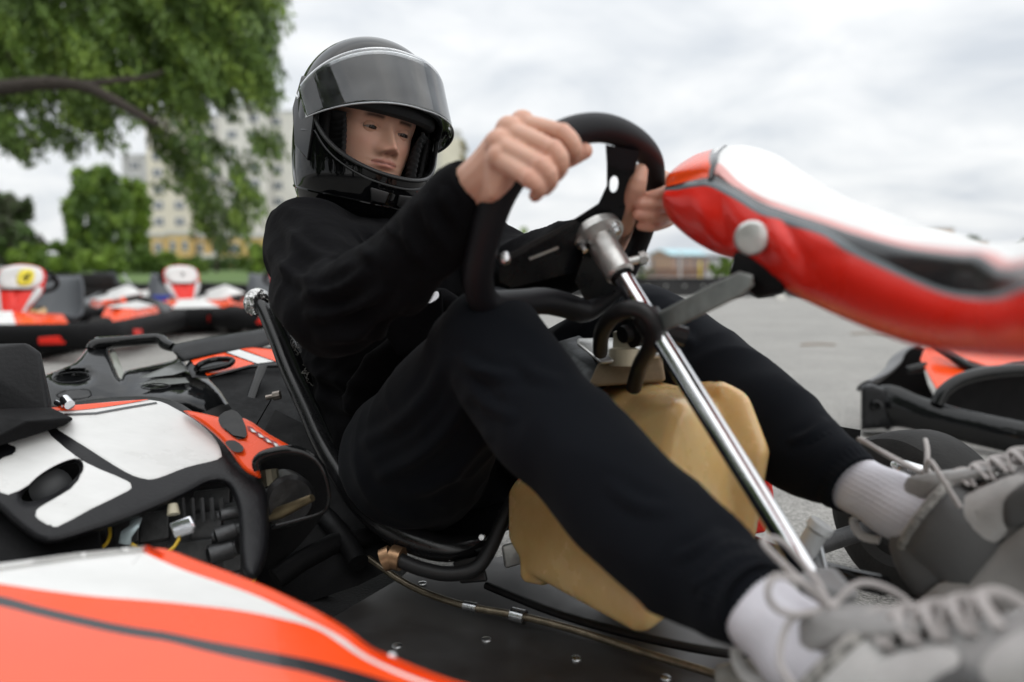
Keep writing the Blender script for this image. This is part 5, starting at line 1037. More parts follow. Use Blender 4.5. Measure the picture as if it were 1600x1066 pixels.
# ---- shoes
SH1 = mat('grey_mesh_upper', (0.32, 0.315, 0.31), .8, bump=.6, bscale=240, var=.18, vscale=30, bdist=.0012); SH2 = mat('pale_grey_suede', (0.50, 0.49, 0.48), .85, bump=.4, bscale=200, var=.12, vscale=26)
SH3 = mat('grey_sole_rubber', (0.30, 0.29, 0.28), .6, bump=.2, bscale=80, var=.15, vscale=18); SH4 = mat('dark_grey_panel', (0.10, 0.10, 0.10), .6, bump=.3, bscale=150); LACE = mat('lace_cord', (0.43, 0.405, 0.395), .85, bump=.6, bscale=500, bdist=.0008)
LIN = mat('speckled_lining', (0.5, 0.48, 0.45), .8, col2=(.05, .05, .05), vscale=130)
def shoe(an, toe, side, s=1.0, leg=None):
    """heel at the origin, y to the toe, z up out of the instep, x to the outer side"""
    y = toe.normalized(); x = L_*side; x = (x-y*x.dot(y)).normalized(); z = x.cross(y) if side > 0 else y.cross(x)
    if z.z < 0: z = -z
    Mx = Matrix((x, y, z)).transposed(); o0 = an-Mx @ Vector((0, .055*s, .075*s))
    def T(a, b, c): return o0+Mx @ Vector((a*s, b*s, c*s))
    # upper: loft of cross-sections heel -> toe
    st = [(-.012, .020, .030, .075), (.005, .031, .040, .098), (.035, .036, .046, .106), (.065, .037, .045, .100), (.095, .038, .043, .088), (.125, .041, .041, .077), (.16, .046, .038, .066), (.20, .048, .034, .055), (.235, .043, .030, .047), (.262, .030, .026, .038), (.275, .014, .022, .028)]
    m = M(); seg = 28; vs = []
    sec = []
    for (yy, wd, mid_, top) in st:
        for k in range(seg):
            a = 2*math.pi*k/seg; c_, s_ = math.cos(a), math.sin(a); xx = wd*math.copysign(abs(c_)**.8, c_)
            zz_ = .012 + (top-.012)*(.5+.5*math.copysign(abs(s_)**.75, s_)); xx *= (1-.38*max(0, s_)**1.5)
            vs.append(T(xx, yy, zz_))
    n = len(st); fs = [(i*seg+k, i*seg+(k+1) % seg, (i+1)*seg+(k+1) % seg, (i+1)*seg+k) for i in range(n-1) for k in range(seg)]+[tuple(range(seg)), tuple((n-1)*seg+k for k in range(seg))]
    m.add(vs, fs); up = obj('shoe', m, SH1, person, subsurf=2, auto=180)
    # sole: chunky, scalloped sides
    m = M(); P1 = [(-.028, .016), (-.022, .030), (.02, .041), (.07, .040), (.12, .045), (.17, .053), (.215, .054), (.255, .041), (.282, .018)]; vs = []; ring = [(a, b) for a, b in P1]+[(a, -b) for a, b in reversed(P1)]
    ring = [(q.x, q.y) for q in crom([Vector((a, b, 0)) for a, b in ring], [0]*len(ring), 4, True)[0]]
    lev = [(-.018, .90), (-.016, .97), (-.004, 1.03), (.008, 1.0), (.012, 1.04), (.022, 1.03), (.028, .95)]
    for zz_, k in lev:
        for i, (a, b) in enumerate(ring):
            vs.append(T(b*k*(1+.02*math.sin(i*1.7)), .125+(a-.125)*(1+(k-1)*.5), zz_+(.012 if a > .22 else 0)*((a-.22)/.06)+(.006 if a < .03 else 0)))
    q = len(ring); fs = [(i*q+k, i*q+(k+1) % q, (i+1)*q+(k+1) % q, (i+1)*q+k) for i in range(len(lev)-1) for k in range(q)]+[tuple(range(q)), tuple((len(lev)-1)*q+k for k in range(q))]
    m.add(vs, fs); obj('sole', m, SH3, up, auto=50)
    # overlays: swooping side panels both sides, toe cap, heel counter
    def surf(sd, yy, t):  # point on the upper, t from the sole edge (0) to the instep (1)
        a = [s_[0] for s_ in st]; wd = np.interp(yy, a, [s_[1] for s_ in st]); top = np.interp(yy, a, [s_[3] for s_ in st]); an_ = -.5+2.0*t
        c_, s_ = math.cos(an_), math.sin(an_); xx = wd*max(c_, 0)**.8*(1-.38*max(0, s_)**1.5); zz_ = .012+(top-.012)*(.5+.5*math.copysign(abs(s_)**.75, s_)); return (sd*(xx+.0022), yy, zz_+.001)
    for sd in (-1, 1):
        for nm, mt, pts in (('side_overlay', SH2, [(.035, .05), (.06, .42), (.10, .62), (.14, .66), (.15, .45), (.12, .2), (.09, .02)]), ('toe_overlay', SH2, [(.165, .0), (.16, .35), (.185, .62), (.23, .75), (.262, .6), (.255, .05)]), ('heel_overlay', SH4, [(-.008, .1), (-.004, .65), (.02, .72), (.032, .45), (.028, .05)]), ('vent_panel', SH4, [(.108, .12), (.13, .36), (.155, .4), (.16, .12), (.14, -.02)])):
            off_ = .0 if nm != 'vent_panel' else .0012
            P = smooth_poly(pts, 4); m = M(); cx = sum(p[0] for p in P)/len(P); cy = sum(p[1] for p in P)/len(P); rings = []
            for r_ in (1, .92, .6, .3, .02):
                for (a, b) in P:
                    q3_ = surf(sd, cx+(a-cx)*r_, cy+(b-cy)*r_); k_ = (0 if r_ == 1 else .0022)+off_; rings.append(T(q3_[0]+sd*k_, q3_[1], q3_[2]))
            q = len(P); m.add(rings, [(i*q+k, i*q+(k+1) % q, (i+1)*q+(k+1) % q, (i+1)*q+k) for i in range(4) for k in range(q)]); obj(nm, m, mt, up, auto=70)
    # tongue and padded collar
    m = M(); m.hull([T(-.02, .05, .105), T(.02, .05, .105), T(-.022, .085, .100), T(.022, .085, .100), T(-.015, .066, .122), T(.015, .066, .122), T(-.013, .058, .120), T(.013, .058, .120), T(-.018, .13, .080), T(.018, .13, .080)], r=.003); obj('tongue', m, SH1, up, bevel=.004)
    cn = (-leg*.75+z*.35).normalized(); cu_ = x; cv_ = cn.cross(cu_).normalized(); cc_ = an-leg*.012
    def ringp(c, ra, rb): return [c+cu_*ra*math.cos(a)+cv_*rb*math.sin(a) for a in [2*math.pi*k/32 for k in range(32)]]
    m = M(); m.tube(ringp(cc_, .043*s, .047*s), .0068, 12, closed=True); obj('collar', m, LIN, up)
    rr_ = [ringp(cc_-cn*.000, .047*s, .051*s), ringp(cc_-cn*.018, .049*s, .054*s), ringp(cc_-cn*.04, .046*s, .058*s), ringp(cc_-cn*.065-z*.005, .040*s, .058*s)]
    m = M(); m.add([p for r_ in rr_ for p in r_], [(i*32+k, i*32+(k+1) % 32, (i+1)*32+(k+1) % 32, (i+1)*32+k) for i in range(3) for k in range(32)]); obj('ankle_wall', m, SH4 if side > 0 else SH2, up, solid=.004)
    # laces: rows across, then a bow with loops
    m = M()
    for i in range(6):
        yy = .078+.017*i; zt = np.interp(yy, [s_[0] for s_ in st], [s_[3] for s_ in st])+.010
        for sg in (-1, 1): m.tube([T(-.024*sg, yy-.003, zt-.014), T(-.014*sg, yy, zt-.001), T(0, yy+.004, zt+.003), T(.014*sg, yy+.009, zt-.002), T(.024*sg, yy+.012, zt-.016)], [(.0016, .0042)]*5, 10, sm=4)
    for a_, b_ in (((.0, .075, .118), [(.02, .085, .135), (.045, .085, .150), (.052, .075, .142), (.035, .068, .128), (.0, .075, .117)]), ((.0, .075, .118), [(-.015, .07, .14), (-.022, .062, .175), (-.010, .055, .182), (-.004, .065, .15), (.0, .075, .117)])):
        m.tube([T(*a_)]+[T(*k) for k in b_], [.0026]*6, 10, sm=5)
    m.tube([T(0, .075, .118), T(.025, .06, .125), T(.05, .05, .105), T(.06, .06, .08)], [.0026]*4, 10, sm=5); m.tube([T(0, .075, .118), T(-.02, .095, .122), T(-.045, .10, .10), T(-.052, .095, .07)], [.0026]*4, 10, sm=5)
    m.ell(T(0, .075, .119), (.008, .008, .006), Mx, 12, 8)
    obj('laces', m, LACE, up)
    # pull tab
    m = M(); m.tube([T(0, -.010, .100), T(0, -.022, .115), T(0, -.016, .132), T(0, -.004, .122), T(0, -.003, .104)], [(.006, .0025)]*5, 10, sm=4); obj('pull_tab', m, SH2, up)
    return up
PED = mat('worn_pedal_steel', (.25, .25, .25), .4, metal=.8, var=.3)
for an_, ty in ((anR, F_*.70+Z_*.74+L_*.03), (anL, F_*.64+Z_*.78+L_*.08)):
    ty = ty.normalized(); tz = (Z_-ty*Z_.dot(ty)).normalized(); ball = an_+ty*.115-tz*.125
    m = M(); m.tube([ball-L_*.045, ball+L_*.045], .009, 12); pd_ = obj('pedal', m, PED, kart)
    m = M(); m.tube([ball+L_*.04, Vector((ball.x, ball.y, .075))+L_*.04+F_*.03], .006, 10); m.tube([ball-L_*.04, Vector((ball.x, ball.y, .075))-L_*.04+F_*.03], .006, 10); obj('pedal_stem', m, PED, pd_)
shoe(anR+Vector((.014, -.012, .004)), (F_*.70+Z_*.74+L_*.03), -1, 1.10, (anR-knR).normalized())
shoe(anL+Vector((.014, -.012, .004)), (F_*.64+Z_*.78+L_*.08), 1, 1.08, (anL-knL).normalized())
# ---------------------------------------------------------------- helmet
HB = mat('helmet_black_gloss', (0.003, 0.003, 0.0035), 0.05, spec=.26, rvar=.02, vscale=30); HT = mat('helmet_trim_rubber', (0.02, 0.02, 0.021), .35); HL = mat('helmet_lining', (0.010, 0.010, 0.011), .95, bump=.5, bscale=200)
def shell_pt(a, z, off=0.0):
    """a: azimuth, 0 forward; z: height in the head frame"""
    zs = [-.150, -.146, -.135, -.115, -.09, -.06, -.03, 0, .03, .06, .09, .112, .130, .141, .146]
    ws = [.078, .088, .096, .103, .107, .110, .112, .114, .1145, .111, .100, .083, .058, .030, .004]
    fr = [.086, .096, .108, .119, .125, .125, .120, .117, .116, .111, .099, .082, .057, .029, .004]
    bk = [.078, .088, .098, .110, .120, .128, .132, .134, .133, .127, .114, .095, .066, .034, .004]
    if z > .02:
        q = max(0, 1-((min(z, .1459)-.02)/.126)**2.25)**.5; w_ = .1145*q+off; f = .117*q+off; b = .1335*q+off
    else:
        w_ = np.interp(z, ZT, WT)+off; f = np.interp(z, ZT, FT)+off; b = np.interp(z, ZT, BT)+off
    s, c = math.sin(a), math.cos(a)
    return Vector((w_*s, (f if c > 0 else b)*c, z+off*.6*(1 if z > .1 else 0)))
_zs = [-.150, -.146, -.135, -.115, -.09, -.06, -.03, 0, .02]
ZT = np.linspace(-.150, .02, 171)
def _sm(y):
    t_ = np.interp(ZT, _zs, y); k_ = np.ones(17)/17; p_ = np.pad(t_, 8, mode='edge'); s_ = np.convolve(p_, k_, 'valid'); s_[:12] = t_[:12]*(1-np.arange(12)/12)+s_[:12]*np.arange(12)/12; return s_
WT = _sm([.068, .079, .089, .099, .1055, .110, .1125, .114, .1145]); FT = _sm([.086, .096, .108, .119, .125, .125, .121, .118, .117]); BT = _sm([.052, .064, .078, .095, .110, .122, .130, .1335, .1335])
def open_z(a):     # eye opening: lower and upper height at azimuth a
    q = min(1, abs(a)/1.22); lo = -.072+.050*q**2.2; hi = .040-.012*q**2; k = max(0, 1-q**7)**.5; mid_ = (lo+hi)/2-.004*q; return mid_+(lo-mid_)*k, mid_+(hi-mid_)*k
helm = M(); NA = 200; zl = sorted(set([round(-.150+.296*(1-math.cos(math.pi*j/80))/2, 5) for j in range(81)])); 
# grid warped so that one row lies on the rim of the opening
rows = 90; vs = []; keep = []
for j in range(rows+1):
    for k in range(NA):
        a = -math.pi+2*math.pi*k/NA; t = j/rows
        if abs(a) < 1.22: lo, hi = open_z(a)
        else:
            m_ = (open_z(1.2199)[0]); lo = hi = m_
        if abs(a) >= 1.22:
            zt = -.150+.296*t
            # blend the rows back to even spacing away from the opening
            q = min(1, (abs(a)-1.22)/.5); zb = (-.150+(lo+.150)*min(1, t/.34) if t <= .34 else (lo if t < .62 else lo+(.146-lo)*(t-.62)/.38)) if False else zt
            z = zt
        vs.append((a, t, lo, hi))
pts = []
for (a, t, lo, hi) in vs:
    q = 1.0 if abs(a) < 1.22 else max(0, 1-(abs(a)-1.22)/.45)
    lo_, hi_ = (lo, hi)
    if t <= .34: zr = -.150+(lo_+.150)*(t/.34)
    elif t < .62: zr = lo_+(hi_-lo_)*(t-.34)/.28
    else: zr = hi_+(.146-hi_)*(1-(1-(t-.62)/.38)**1.7)
    ze = -.150+.296*(1-(1-t)**1.25)
    q = q*q*(3-2*q); z = zr*q+ze*(1-q); pts.append((a, z))
P3 = [HP+HM @ shell_pt(a, z) for a, z in pts]
fs = []
for j in range(rows):
    t = (j+.5)/rows
    for k in range(NA):
        a = -math.pi+2*math.pi*(k+.5)/NA
        if abs(a) < 1.20 and .34 < t < .62: continue
        fs.append((j*NA+k, j*NA+(k+1) % NA, (j+1)*NA+(k+1) % NA, (j+1)*NA+k))
m = M(); m.add(P3, fs)
bmx = bmesh.new(); 
helmet = obj('helmet', m, HB, person, auto=60, solid=.007)
# rim trim round the opening and round the neck hole
ring = []
for k in range(61): a = -1.2+2.4*k/60; ring.append(HP+HM @ shell_pt(a, open_z(a)[0], .0015))
for k in range(61): a = 1.2-2.4*k/60; ring.append(HP+HM @ shell_pt(a, open_z(a)[1], .0015))
m = M(); m.tube(ring, .0035, 10, closed=True); obj('opening_trim', m, HT, helmet)
m = M(); m.tube([HP+HM @ shell_pt(2*math.pi*k/60, -.149, .001) for k in range(60)], .004, 10, closed=True); obj('neck_trim', m, HT, helmet)
# raised ledge line under the opening and a crease along the jaw
m = M(); m.tube([HP+HM @ shell_pt(a, open_z(min(1.19, abs(a)))[0]-.014, .0005) for a in np.linspace(-1.5, 1.5, 60)], [(.0010, .0028)]*60, 8); obj('ledge', m, HB, helmet)
m = M(); m.tube([HP+HM @ shell_pt(a, -.118+.022*(abs(a)/3.14)**2, .0003) for a in np.linspace(-3.14159, 3.14159, 100)[:-1]], .0020, 8, closed=True); obj('jaw_crease', m, HB, helmet)
# chin vent
m = M(); 
for s in (-1, 1): m.hull([HP+HM @ shell_pt(s*.10, -.098, .002), HP+HM @ shell_pt(s*.34, -.096, .002), HP+HM @ shell_pt(s*.30, -.112, .002), HP+HM @ shell_pt(s*.12, -.112, .002)], r=.002)
obj('chin_vent', m, HT, helmet)
# lining: padded inner wall and ribbed cheek pads
m = M(); vs = []; NA2 = 90; RW = 44
for j in range(RW+1):
    for k in range(NA2):
        a = -math.pi+2*math.pi*k/NA2; z = -.140+.272*j/RW; vs.append(HP+HM @ (shell_pt(a, z, -.014)))
fs = []
for j in range(RW):
    z = -.140+.272*(j+.5)/RW
    for k in range(NA2):
        a = -math.pi+2*math.pi*(k+.5)/NA2
        lo, hi = open_z(min(1.19, abs(a)))
        if abs(a) < 1.15 and lo-.010 < z < hi+.004: continue
        fs.append((j*NA2+k, j*NA2+(k+1) % NA2, (j+1)*NA2+(k+1) % NA2, (j+1)*NA2+k))
m.add(vs, fs); obj('lining', m, HL, helmet, solid=.006)
for s in (-1, 1):
    m = M(); NU, NVv = 40, 90; vs = []
    for j in range(NVv+1):
        for k in range(NU+1):
            u, v_ = k/NU, j/NVv; a = s*((.86 if s > 0 else .56)+.75*u); z = -.108+.118*v_
            bul = .030*(math.sin(math.pi*min(1, u*1.0+.08))**.5 if 0 < u < .93 else .2)*math.sin(math.pi*min(.97, max(.03, v_)))**.4
            ribw = .0011*math.sin(v_*90+math.sin(u*3)*3)
            p = shell_pt(a, z, -.012-bul-ribw); vs.append(HP+HM @ p)
    m.add(vs, [(j*(NU+1)+k, j*(NU+1)+k+1, (j+1)*(NU+1)+k+1, (j+1)*(NU+1)+k) for j in range(NVv) for k in range(NU)]); obj('cheek_pad', m, HL, helmet, solid=.004)
m = M(); m.tube([HP+HM @ (shell_pt(a, .031, -.022)) for a in np.linspace(-1.25, 1.25, 40)], [(.012, .016)]*40, 12); obj('brow_pad', m, HL, helmet)
# visor, swung up
vm = bpy.data.materials.new('clear_visor'); vm.use_nodes = True; t = vm.node_tree; p = t.nodes['Principled BSDF']; t.nodes.remove(p)
gl = t.nodes.new('ShaderNodeBsdfGlossy'); gl.inputs['Roughness'].default_value = .03; tr = t.nodes.new('ShaderNodeBsdfTransparent'); tr.inputs[0].default_value = (.86, .88, .89, 1)
lw = t.nodes.new('ShaderNodeFresnel'); lw.inputs[0].default_value = 1.55; df = t.nodes.new('ShaderNodeBsdfDiffuse'); df.inputs[0].default_value = (.55, .58, .6, 1)
nz = t.nodes.new('ShaderNodeTexNoise'); nz.inputs['Scale'].default_value = 18; nz.inputs['Detail'].default_value = 6; tcx = t.nodes.new('ShaderNodeTexCoord'); t.links.new(tcx.outputs['Object'], nz.inputs['Vector'])
mr = t.nodes.new('ShaderNodeMapRange'); mr.inputs[1].default_value = .35; mr.inputs[2].default_value = .7; mr.inputs[3].default_value = .005; mr.inputs[4].default_value = .07; t.links.new(nz.outputs[0], mr.inputs[0])
ad = t.nodes.new('ShaderNodeMath'); ad.operation = 'MULTIPLY_ADD'; ad.inputs[1].default_value = 1.15; ad.inputs[2].default_value = .012; t.links.new(lw.outputs[0], ad.inputs[0])
m1 = t.nodes.new('ShaderNodeMixShader'); m2 = t.nodes.new('ShaderNodeMixShader'); t.links.new(mr.outputs[0], m1.inputs[0]); t.links.new(tr.outputs[0], m1.inputs[1]); t.links.new(df.outputs[0], m1.inputs[2])
t.links.new(ad.outputs[0], m2.inputs[0]); t.links.new(m1.outputs[0], m2.inputs[1]); t.links.new(gl.outputs[0], m2.inputs[2]); t.links.new(m2.outputs[0], t.nodes['Material Output'].inputs[0])
piv = Vector((0, .004, .012)); VR = Matrix.Rotation(R(35), 3, 'X')
def vis_pt(a, v_):   # closed-position visor, then swung about the pivots
    z = -.071+.115*v_; pz = shell_pt(a, z*.45, .006+.005*v_); r_ = pz.copy(); r_.z = z
    side = abs(a)/1.45; r_.z = z*(1-.50*side**2)+.012*side; r_.y += .004+.020*max(0, math.cos(a))*(1-.55*v_)
    return HP+HM @ (piv+VR @ (r_-piv))
m = M(); nu2, nv2 = 60, 16; m.add([vis_pt(-1.5+3.0*k/nu2, j/nv2) for j in range(nv2+1) for k in range(nu2+1)], [(j*(nu2+1)+k, j*(nu2+1)+k+1, (j+1)*(nu2+1)+k+1, (j+1)*(nu2+1)+k) for j in range(nv2) for k in range(nu2)])
visor = obj('visor', m, vm, helmet, solid=.0012, auto=60)
em = mat('visor_edge', (.30, .31, .32), .25, spec=.6)
m = M(); m.tube([vis_pt(-1.5+3.0*k/nu2, 0) for k in range(nu2+1)], .0011, 6); obj('lower_lip', m, em, visor)
for s in (-1, 1):
    m = M(); c = HP+HM @ (Vector((s*.1155, .004, .012))); ax = HM @ Vector((s, 0, 0))
    A = [HP+HM @ shell_pt(s*a, z, .0045) for a, z in ((1.25, .052), (1.80, .060), (1.92, .01), (1.62, -.050), (1.28, -.072), (1.22, -.02))]
    B = [HP+HM @ shell_pt(s*a, z, -.004) for a, z in ((1.25, .052), (1.80, .060), (1.92, .01), (1.62, -.050), (1.28, -.072), (1.22, -.02))]
    m.hull(A+B); po = obj('pivot_cover', m, HB, helmet, bevel=.003)
    cc = HP+HM @ (shell_pt(s*1.60, .028, .0065)); m = M(); m.lathe(cc, ax, [(-.003, .008), (.001, .008), (.0018, .006), (.0008, .0055), (.0012, .002)], 20); obj('screw', m, SIL, po)
# ================================================================ PARKED KARTS
def local(pts): return [Vector(p) for p in pts]
SEATG = mat('grey_seat_plastic', (.09, .10, .11), .4); BLUE = mat('blue_cushion', (.012, .03, .28), .7); GREYW = mat('grey_white_plastic', (.55, .55, .55), .4); TANK2 = MATS['yellowed_tank_plastic']
def make_kart(number=None, blue=False, sticker=True):
    """x to the right, y forward, z up, origin on the ground under the middle"""
    k = thing('parked_kart', 'x', 'go-kart', (0, 0, 0))
    # wraparound bumper
    ring = []
    for (cx, cy, a0) in ((.52, .80, 0), (-.52, .80, 90), (-.52, -.72, 180), (.52, -.72, 270)):
        for j in range(6): a = R(a0+90*j/5); ring.append(Vector((cx+.20*math.cos(a), cy+.20*math.sin(a), .155)))
    m = M(); m.tube(ring, [(.085, .05)]*len(ring), 14, closed=True, flat=(0, 0, 1)); b = obj('bumper', m, BLKM, k)
    for s in (-1, 1):
        m = M(); m.hull([Vector((s*.36, 1.052, .12)), Vector((s*.52, 1.04, .17)), Vector((s*.50, 1.045, .12)), Vector((s*.36, 1.058, .155)), Vector((s*.50, 1.01, .15)), Vector((s*.38, 1.02, .14))], r=.004); obj('red_mark', m, REDG, b)
        m = M(); m.hull([Vector((s*.768, .45, .12)), Vector((s*.768, .62, .17)), Vector((s*.768, .60, .12)), Vector((s*.772, .46, .155)), Vector((s*.74, .5, .14))], r=.004); obj('red_mark', m, REDG, b)
    # nose and side pods
    m = M(); m.hull([Vector((-.50, .98, .22)), Vector((.50, .98, .22)), Vector((.36, .70, .27)), Vector((-.36, .70, .27)), Vector((.5, .9, .1)), Vector((-.5, .9, .1)), Vector((0, .78, .30))], r=.012); ns = obj('nose', m, ORG, k, bevel=.01)
    m = M(); m.hull([Vector((-.2, .985, .235)), Vector((.2, .985, .235)), Vector((.1, .80, .305)), Vector((-.1, .80, .305)), Vector((0, .9, .2))], r=.004); obj('white_flash', m, WHT, ns)
    for s in (-1, 1):
        m = M(); m.hull([Vector((s*.42, .34, .12)), Vector((s*.66, .40, .16)), Vector((s*.68, -.30, .18)), Vector((s*.46, -.34, .30)), Vector((s*.44, .1, .30)), Vector((s*.62, .2, .27)), Vector((s*.66, -.28, .27))], r=.012); pd = obj('side_pod', m, ORG, k, bevel=.01)
        m = M(); m.hull([Vector((s*.48, .22, .305)), Vector((s*.64, .12, .285)), Vector((s*.66, -.22, .29)), Vector((s*.52, -.28, .325)), Vector((s*.56, -.1, .2))], r=.004); obj('white_flash', m, WHT, pd)
        for yy, rr, ww in ((.58, .128, .13), (-.50, .138, .2)):
            road_wheel('w', Vector((s*.55, yy, rr)), Vector((1, 0, 0)), rr, ww, k)
        m = M(); m.hull([Vector((s*.70, -.40, .2)), Vector((s*.44, -.40, .22)), Vector((s*.46, -.62, .28)), Vector((s*.68, -.62, .27)), Vector((s*.56, -.5, .34)), Vector((s*.56, -.78, .22))], r=.01); obj('wheel_guard', m, BLKG, k, bevel=.01)
    m = M(); m.box((0, .2, .05), (.62, 1.2, .006)); obj('floor_tray', m, DARK, k, smooth=False)
    m = M()
    for s in (-1, 1): m.tube([Vector((s*.32, .95, .07)), Vector((s*.33, .3, .06)), Vector((s*.28, -.7, .09))], .016, 10, sm=3)
    m.tube([Vector((-.5, -.5, .13)), Vector((.5, -.5, .13))], .018, 12); m.tube([Vector((-.5, .58, .13)), Vector((.5, .58, .13))], .012, 12); obj('chassis', m, DARK, k)
    # seat
    c = []
    for t_, y, z, w_ in ((0, .22, .16, .17), (1, .02, .09, .19), (2, -.14, .13, .20), (3, -.22, .28, .20), (4, -.28, .42, .19), (5, -.32, .52, .15)): c.append((y, z, w_))
    m = M(); vs = []; nx = 12
    for (y, z, w_) in c:
        for i in range(nx+1):
            u = -1+2*i/nx; vs.append(Vector((w_*u, y+.10*abs(u)**3*(1 if z > .2 else .0), z+.12*abs(u)**3*(1 if z <= .2 else .2))))
    m.add(vs, [(j*(nx+1)+i, j*(nx+1)+i+1, (j+1)*(nx+1)+i+1, (j+1)*(nx+1)+i) for j in range(5) for i in range(nx)]); st = obj('seat', m, SEATG, k, solid=.02, subsurf=1, auto=180)
    if blue: m = M(); m.hull([Vector((-.14, -.19, .28)), Vector((.14, -.19, .28)), Vector((.14, -.10, .14)), Vector((-.14, -.10, .14)), Vector((-.14, -.15, .30)), Vector((.14, -.15, .30))], r=.02); obj('cushion', m, BLUE, st, bevel=.01)
    # engine, right side, with a white cover
    m = M(); m.hull([Vector((.26, -.46, .10)), Vector((.46, -.46, .10)), Vector((.46, -.08, .10)), Vector((.26, -.08, .10)), Vector((.27, -.44, .34)), Vector((.45, -.44, .34)), Vector((.45, -.12, .32)), Vector((.27, -.12, .32))], r=.01); en = obj('engine', m, DARK, k, bevel=.01)
    m = M(); m.hull([Vector((.24, -.46, .36)), Vector((.50, -.46, .34)), Vector((.50, -.02, .30)), Vector((.26, -.04, .34)), Vector((.36, -.3, .41)), Vector((.36, -.1, .38)), Vector((.3, -.2, .30))], r=.01); obj('engine_cover', m, WHT, en, bevel=.01)
    m = M(); m.hull([Vector((-.26, -.40, .10)), Vector((-.44, -.40, .10)), Vector((-.44, -.10, .10)), Vector((-.27, -.40, .30)), Vector((-.43, -.38, .30)), Vector((-.42, -.12, .26)), Vector((-.27, -.12, .26))], r=.01); obj('battery_box', m, BLKM, k, bevel=.01)
    m = M(); m.hull([Vector((-.10, .28, .08)), Vector((.10, .28, .08)), Vector((.10, .46, .08)), Vector((-.10, .46, .08)), Vector((-.09, .3, .30)), Vector((.09, .3, .30)), Vector((.09, .44, .27)), Vector((-.09, .44, .27))], r=.012); obj('fuel_tank', m, TANK2, k, bevel=.01)
    # steering
    m = M(); m.tube([Vector((0, .70, .14)), Vector((0, .24, .50))], .011, 12); obj('steering_column', m, SIL, k)
    c0 = Vector((0, .24, .50)); nn2 = Vector((0, -.62, .78)); u1 = Vector((1, 0, 0)); u2 = nn2.cross(u1)
    m = M(); m.tube([c0+u1*.15*math.cos(a)+u2*.14*math.sin(a) for a in [6.2832*j/28 for j in range(28)]], .016, 12, closed=True); wl_ = obj('steering_wheel', m, GRIP, k)
    m = M()
    for a in (R(0), R(180), R(270)): m.tube([c0, c0+u1*.14*math.cos(a)+u2*.13*math.sin(a)], [(.018, .004)]*2, 8, flat=u1 if a == R(270) else u2)
    obj('spoke', m, BLK, wl_)
    # front panel: white head, red edges, red throat between pale legs
    Y0, S = .50, .55
    def fpnt(x, z, o_=0): return Vector((x, Y0-(z-.36)*S+.10*(1-(x/.16)**2)*.35+o_, z+o_*S))
    head = [(-.10, .585), (0, .60), (.10, .585), (.138, .545), (.142, .49), (.115, .455), (.06, .437), (0, .434), (-.06, .437), (-.115, .455), (-.142, .49), (-.138, .545)]
    def fill(name, P, o_, mt, par, th=.012):
        P = smooth_poly(P, 3); n = len(P); cx = sum(p[0] for p in P)/n; cz = sum(p[1] for p in P)/n; vs = []; lay = (1, .66, .33, .02)
        for q in lay: vs += [fpnt(cx+(x-cx)*q, cz+(z-cz)*q, o_) for x, z in P]
        mm = M(); mm.add(vs, [(i*n+j, i*n+(j+1) % n, (i+1)*n+(j+1) % n, (i+1)*n+j) for i in range(len(lay)-1) for j in range(n)]); return obj(name, mm, mt, par, solid=th, auto=70)
    body = [(-.10, .59), (0, .607), (.10, .59), (.150, .55), (.155, .48), (.150, .42), (.125, .38), (.09, .30), (.065, .20), (.05, .175), (-.05, .175), (-.065, .20), (-.09, .30), (-.125, .38), (-.150, .42), (-.155, .48), (-.150, .55)]
    fpn = fill('front_panel', body, 0, REDG, k, .03)
    fill('white_sticker', head, .004, WHT, fpn, .002)
    for s in (-1, 1): fill('white_leg', [(s*.148, .445), (s*.115, .445), (s*.085, .36), (s*.03, .20), (s*.03, .18), (s*.062, .19), (s*.075, .26), (s*.10, .34), (s*.145, .40)], .005, GREYW, fpn, .003)
    fill('black_slot', [(-.10, .440), (.10, .440), (.09, .428), (-.09, .428)], .0055, BLKM, fpn, .002)
    if number:
        if sticker: fill('number_plate', [(-.085, .56), (.0, .562), (.0, .47), (-.085, .468)], .0065, YEL, fpn, .002)
        cu = bpy.data.curves.new('n', 'FONT'); cu.body = number; cu.size = .085 if sticker else .05; cu.extrude = .001; cu.align_x = 'CENTER'; cu.shear = .3
        to = bpy.data.objects.new('n', cu); C.objects.link(to); dgx = bpy.context.evaluated_depsgraph_get(); nm = bpy.data.meshes.new_from_object(to.evaluated_get(dgx)); bpy.data.objects.remove(to)
        bx = -.042 if sticker else 0; bz = .487 if sticker else .50
        for v in nm.vertices:
            # the panel faces forward (+y): the figure is read from there
            p = fpnt(bx-v.co.x, bz+v.co.y, .011+v.co.z); v.co = p
        nm.materials.clear(); nm.materials.append(BLKM); to = bpy.data.objects.new('number', nm); C.objects.link(to); to.parent = fpn
    m = M(); m.tube([Vector((0, .42, .38)), Vector((0, .30, .44))], [(.03, .006)]*2, 6); obj('panel_bracket', m, SIL, k)
    return k
GRP = 'karts parked in the pit behind the driver'
k1 = make_kart('4', False, True)
k2 = make_kart('5', True, False)
kp = make_kart(None, False, False)
def put(k, px, d_, hd, label):
    q = G(px, d_); k.location = q; k.scale = (.94, .94, .94); k.rotation_euler = (0, 0, R(hd)); setp(k, label, 'go-kart', GRP)
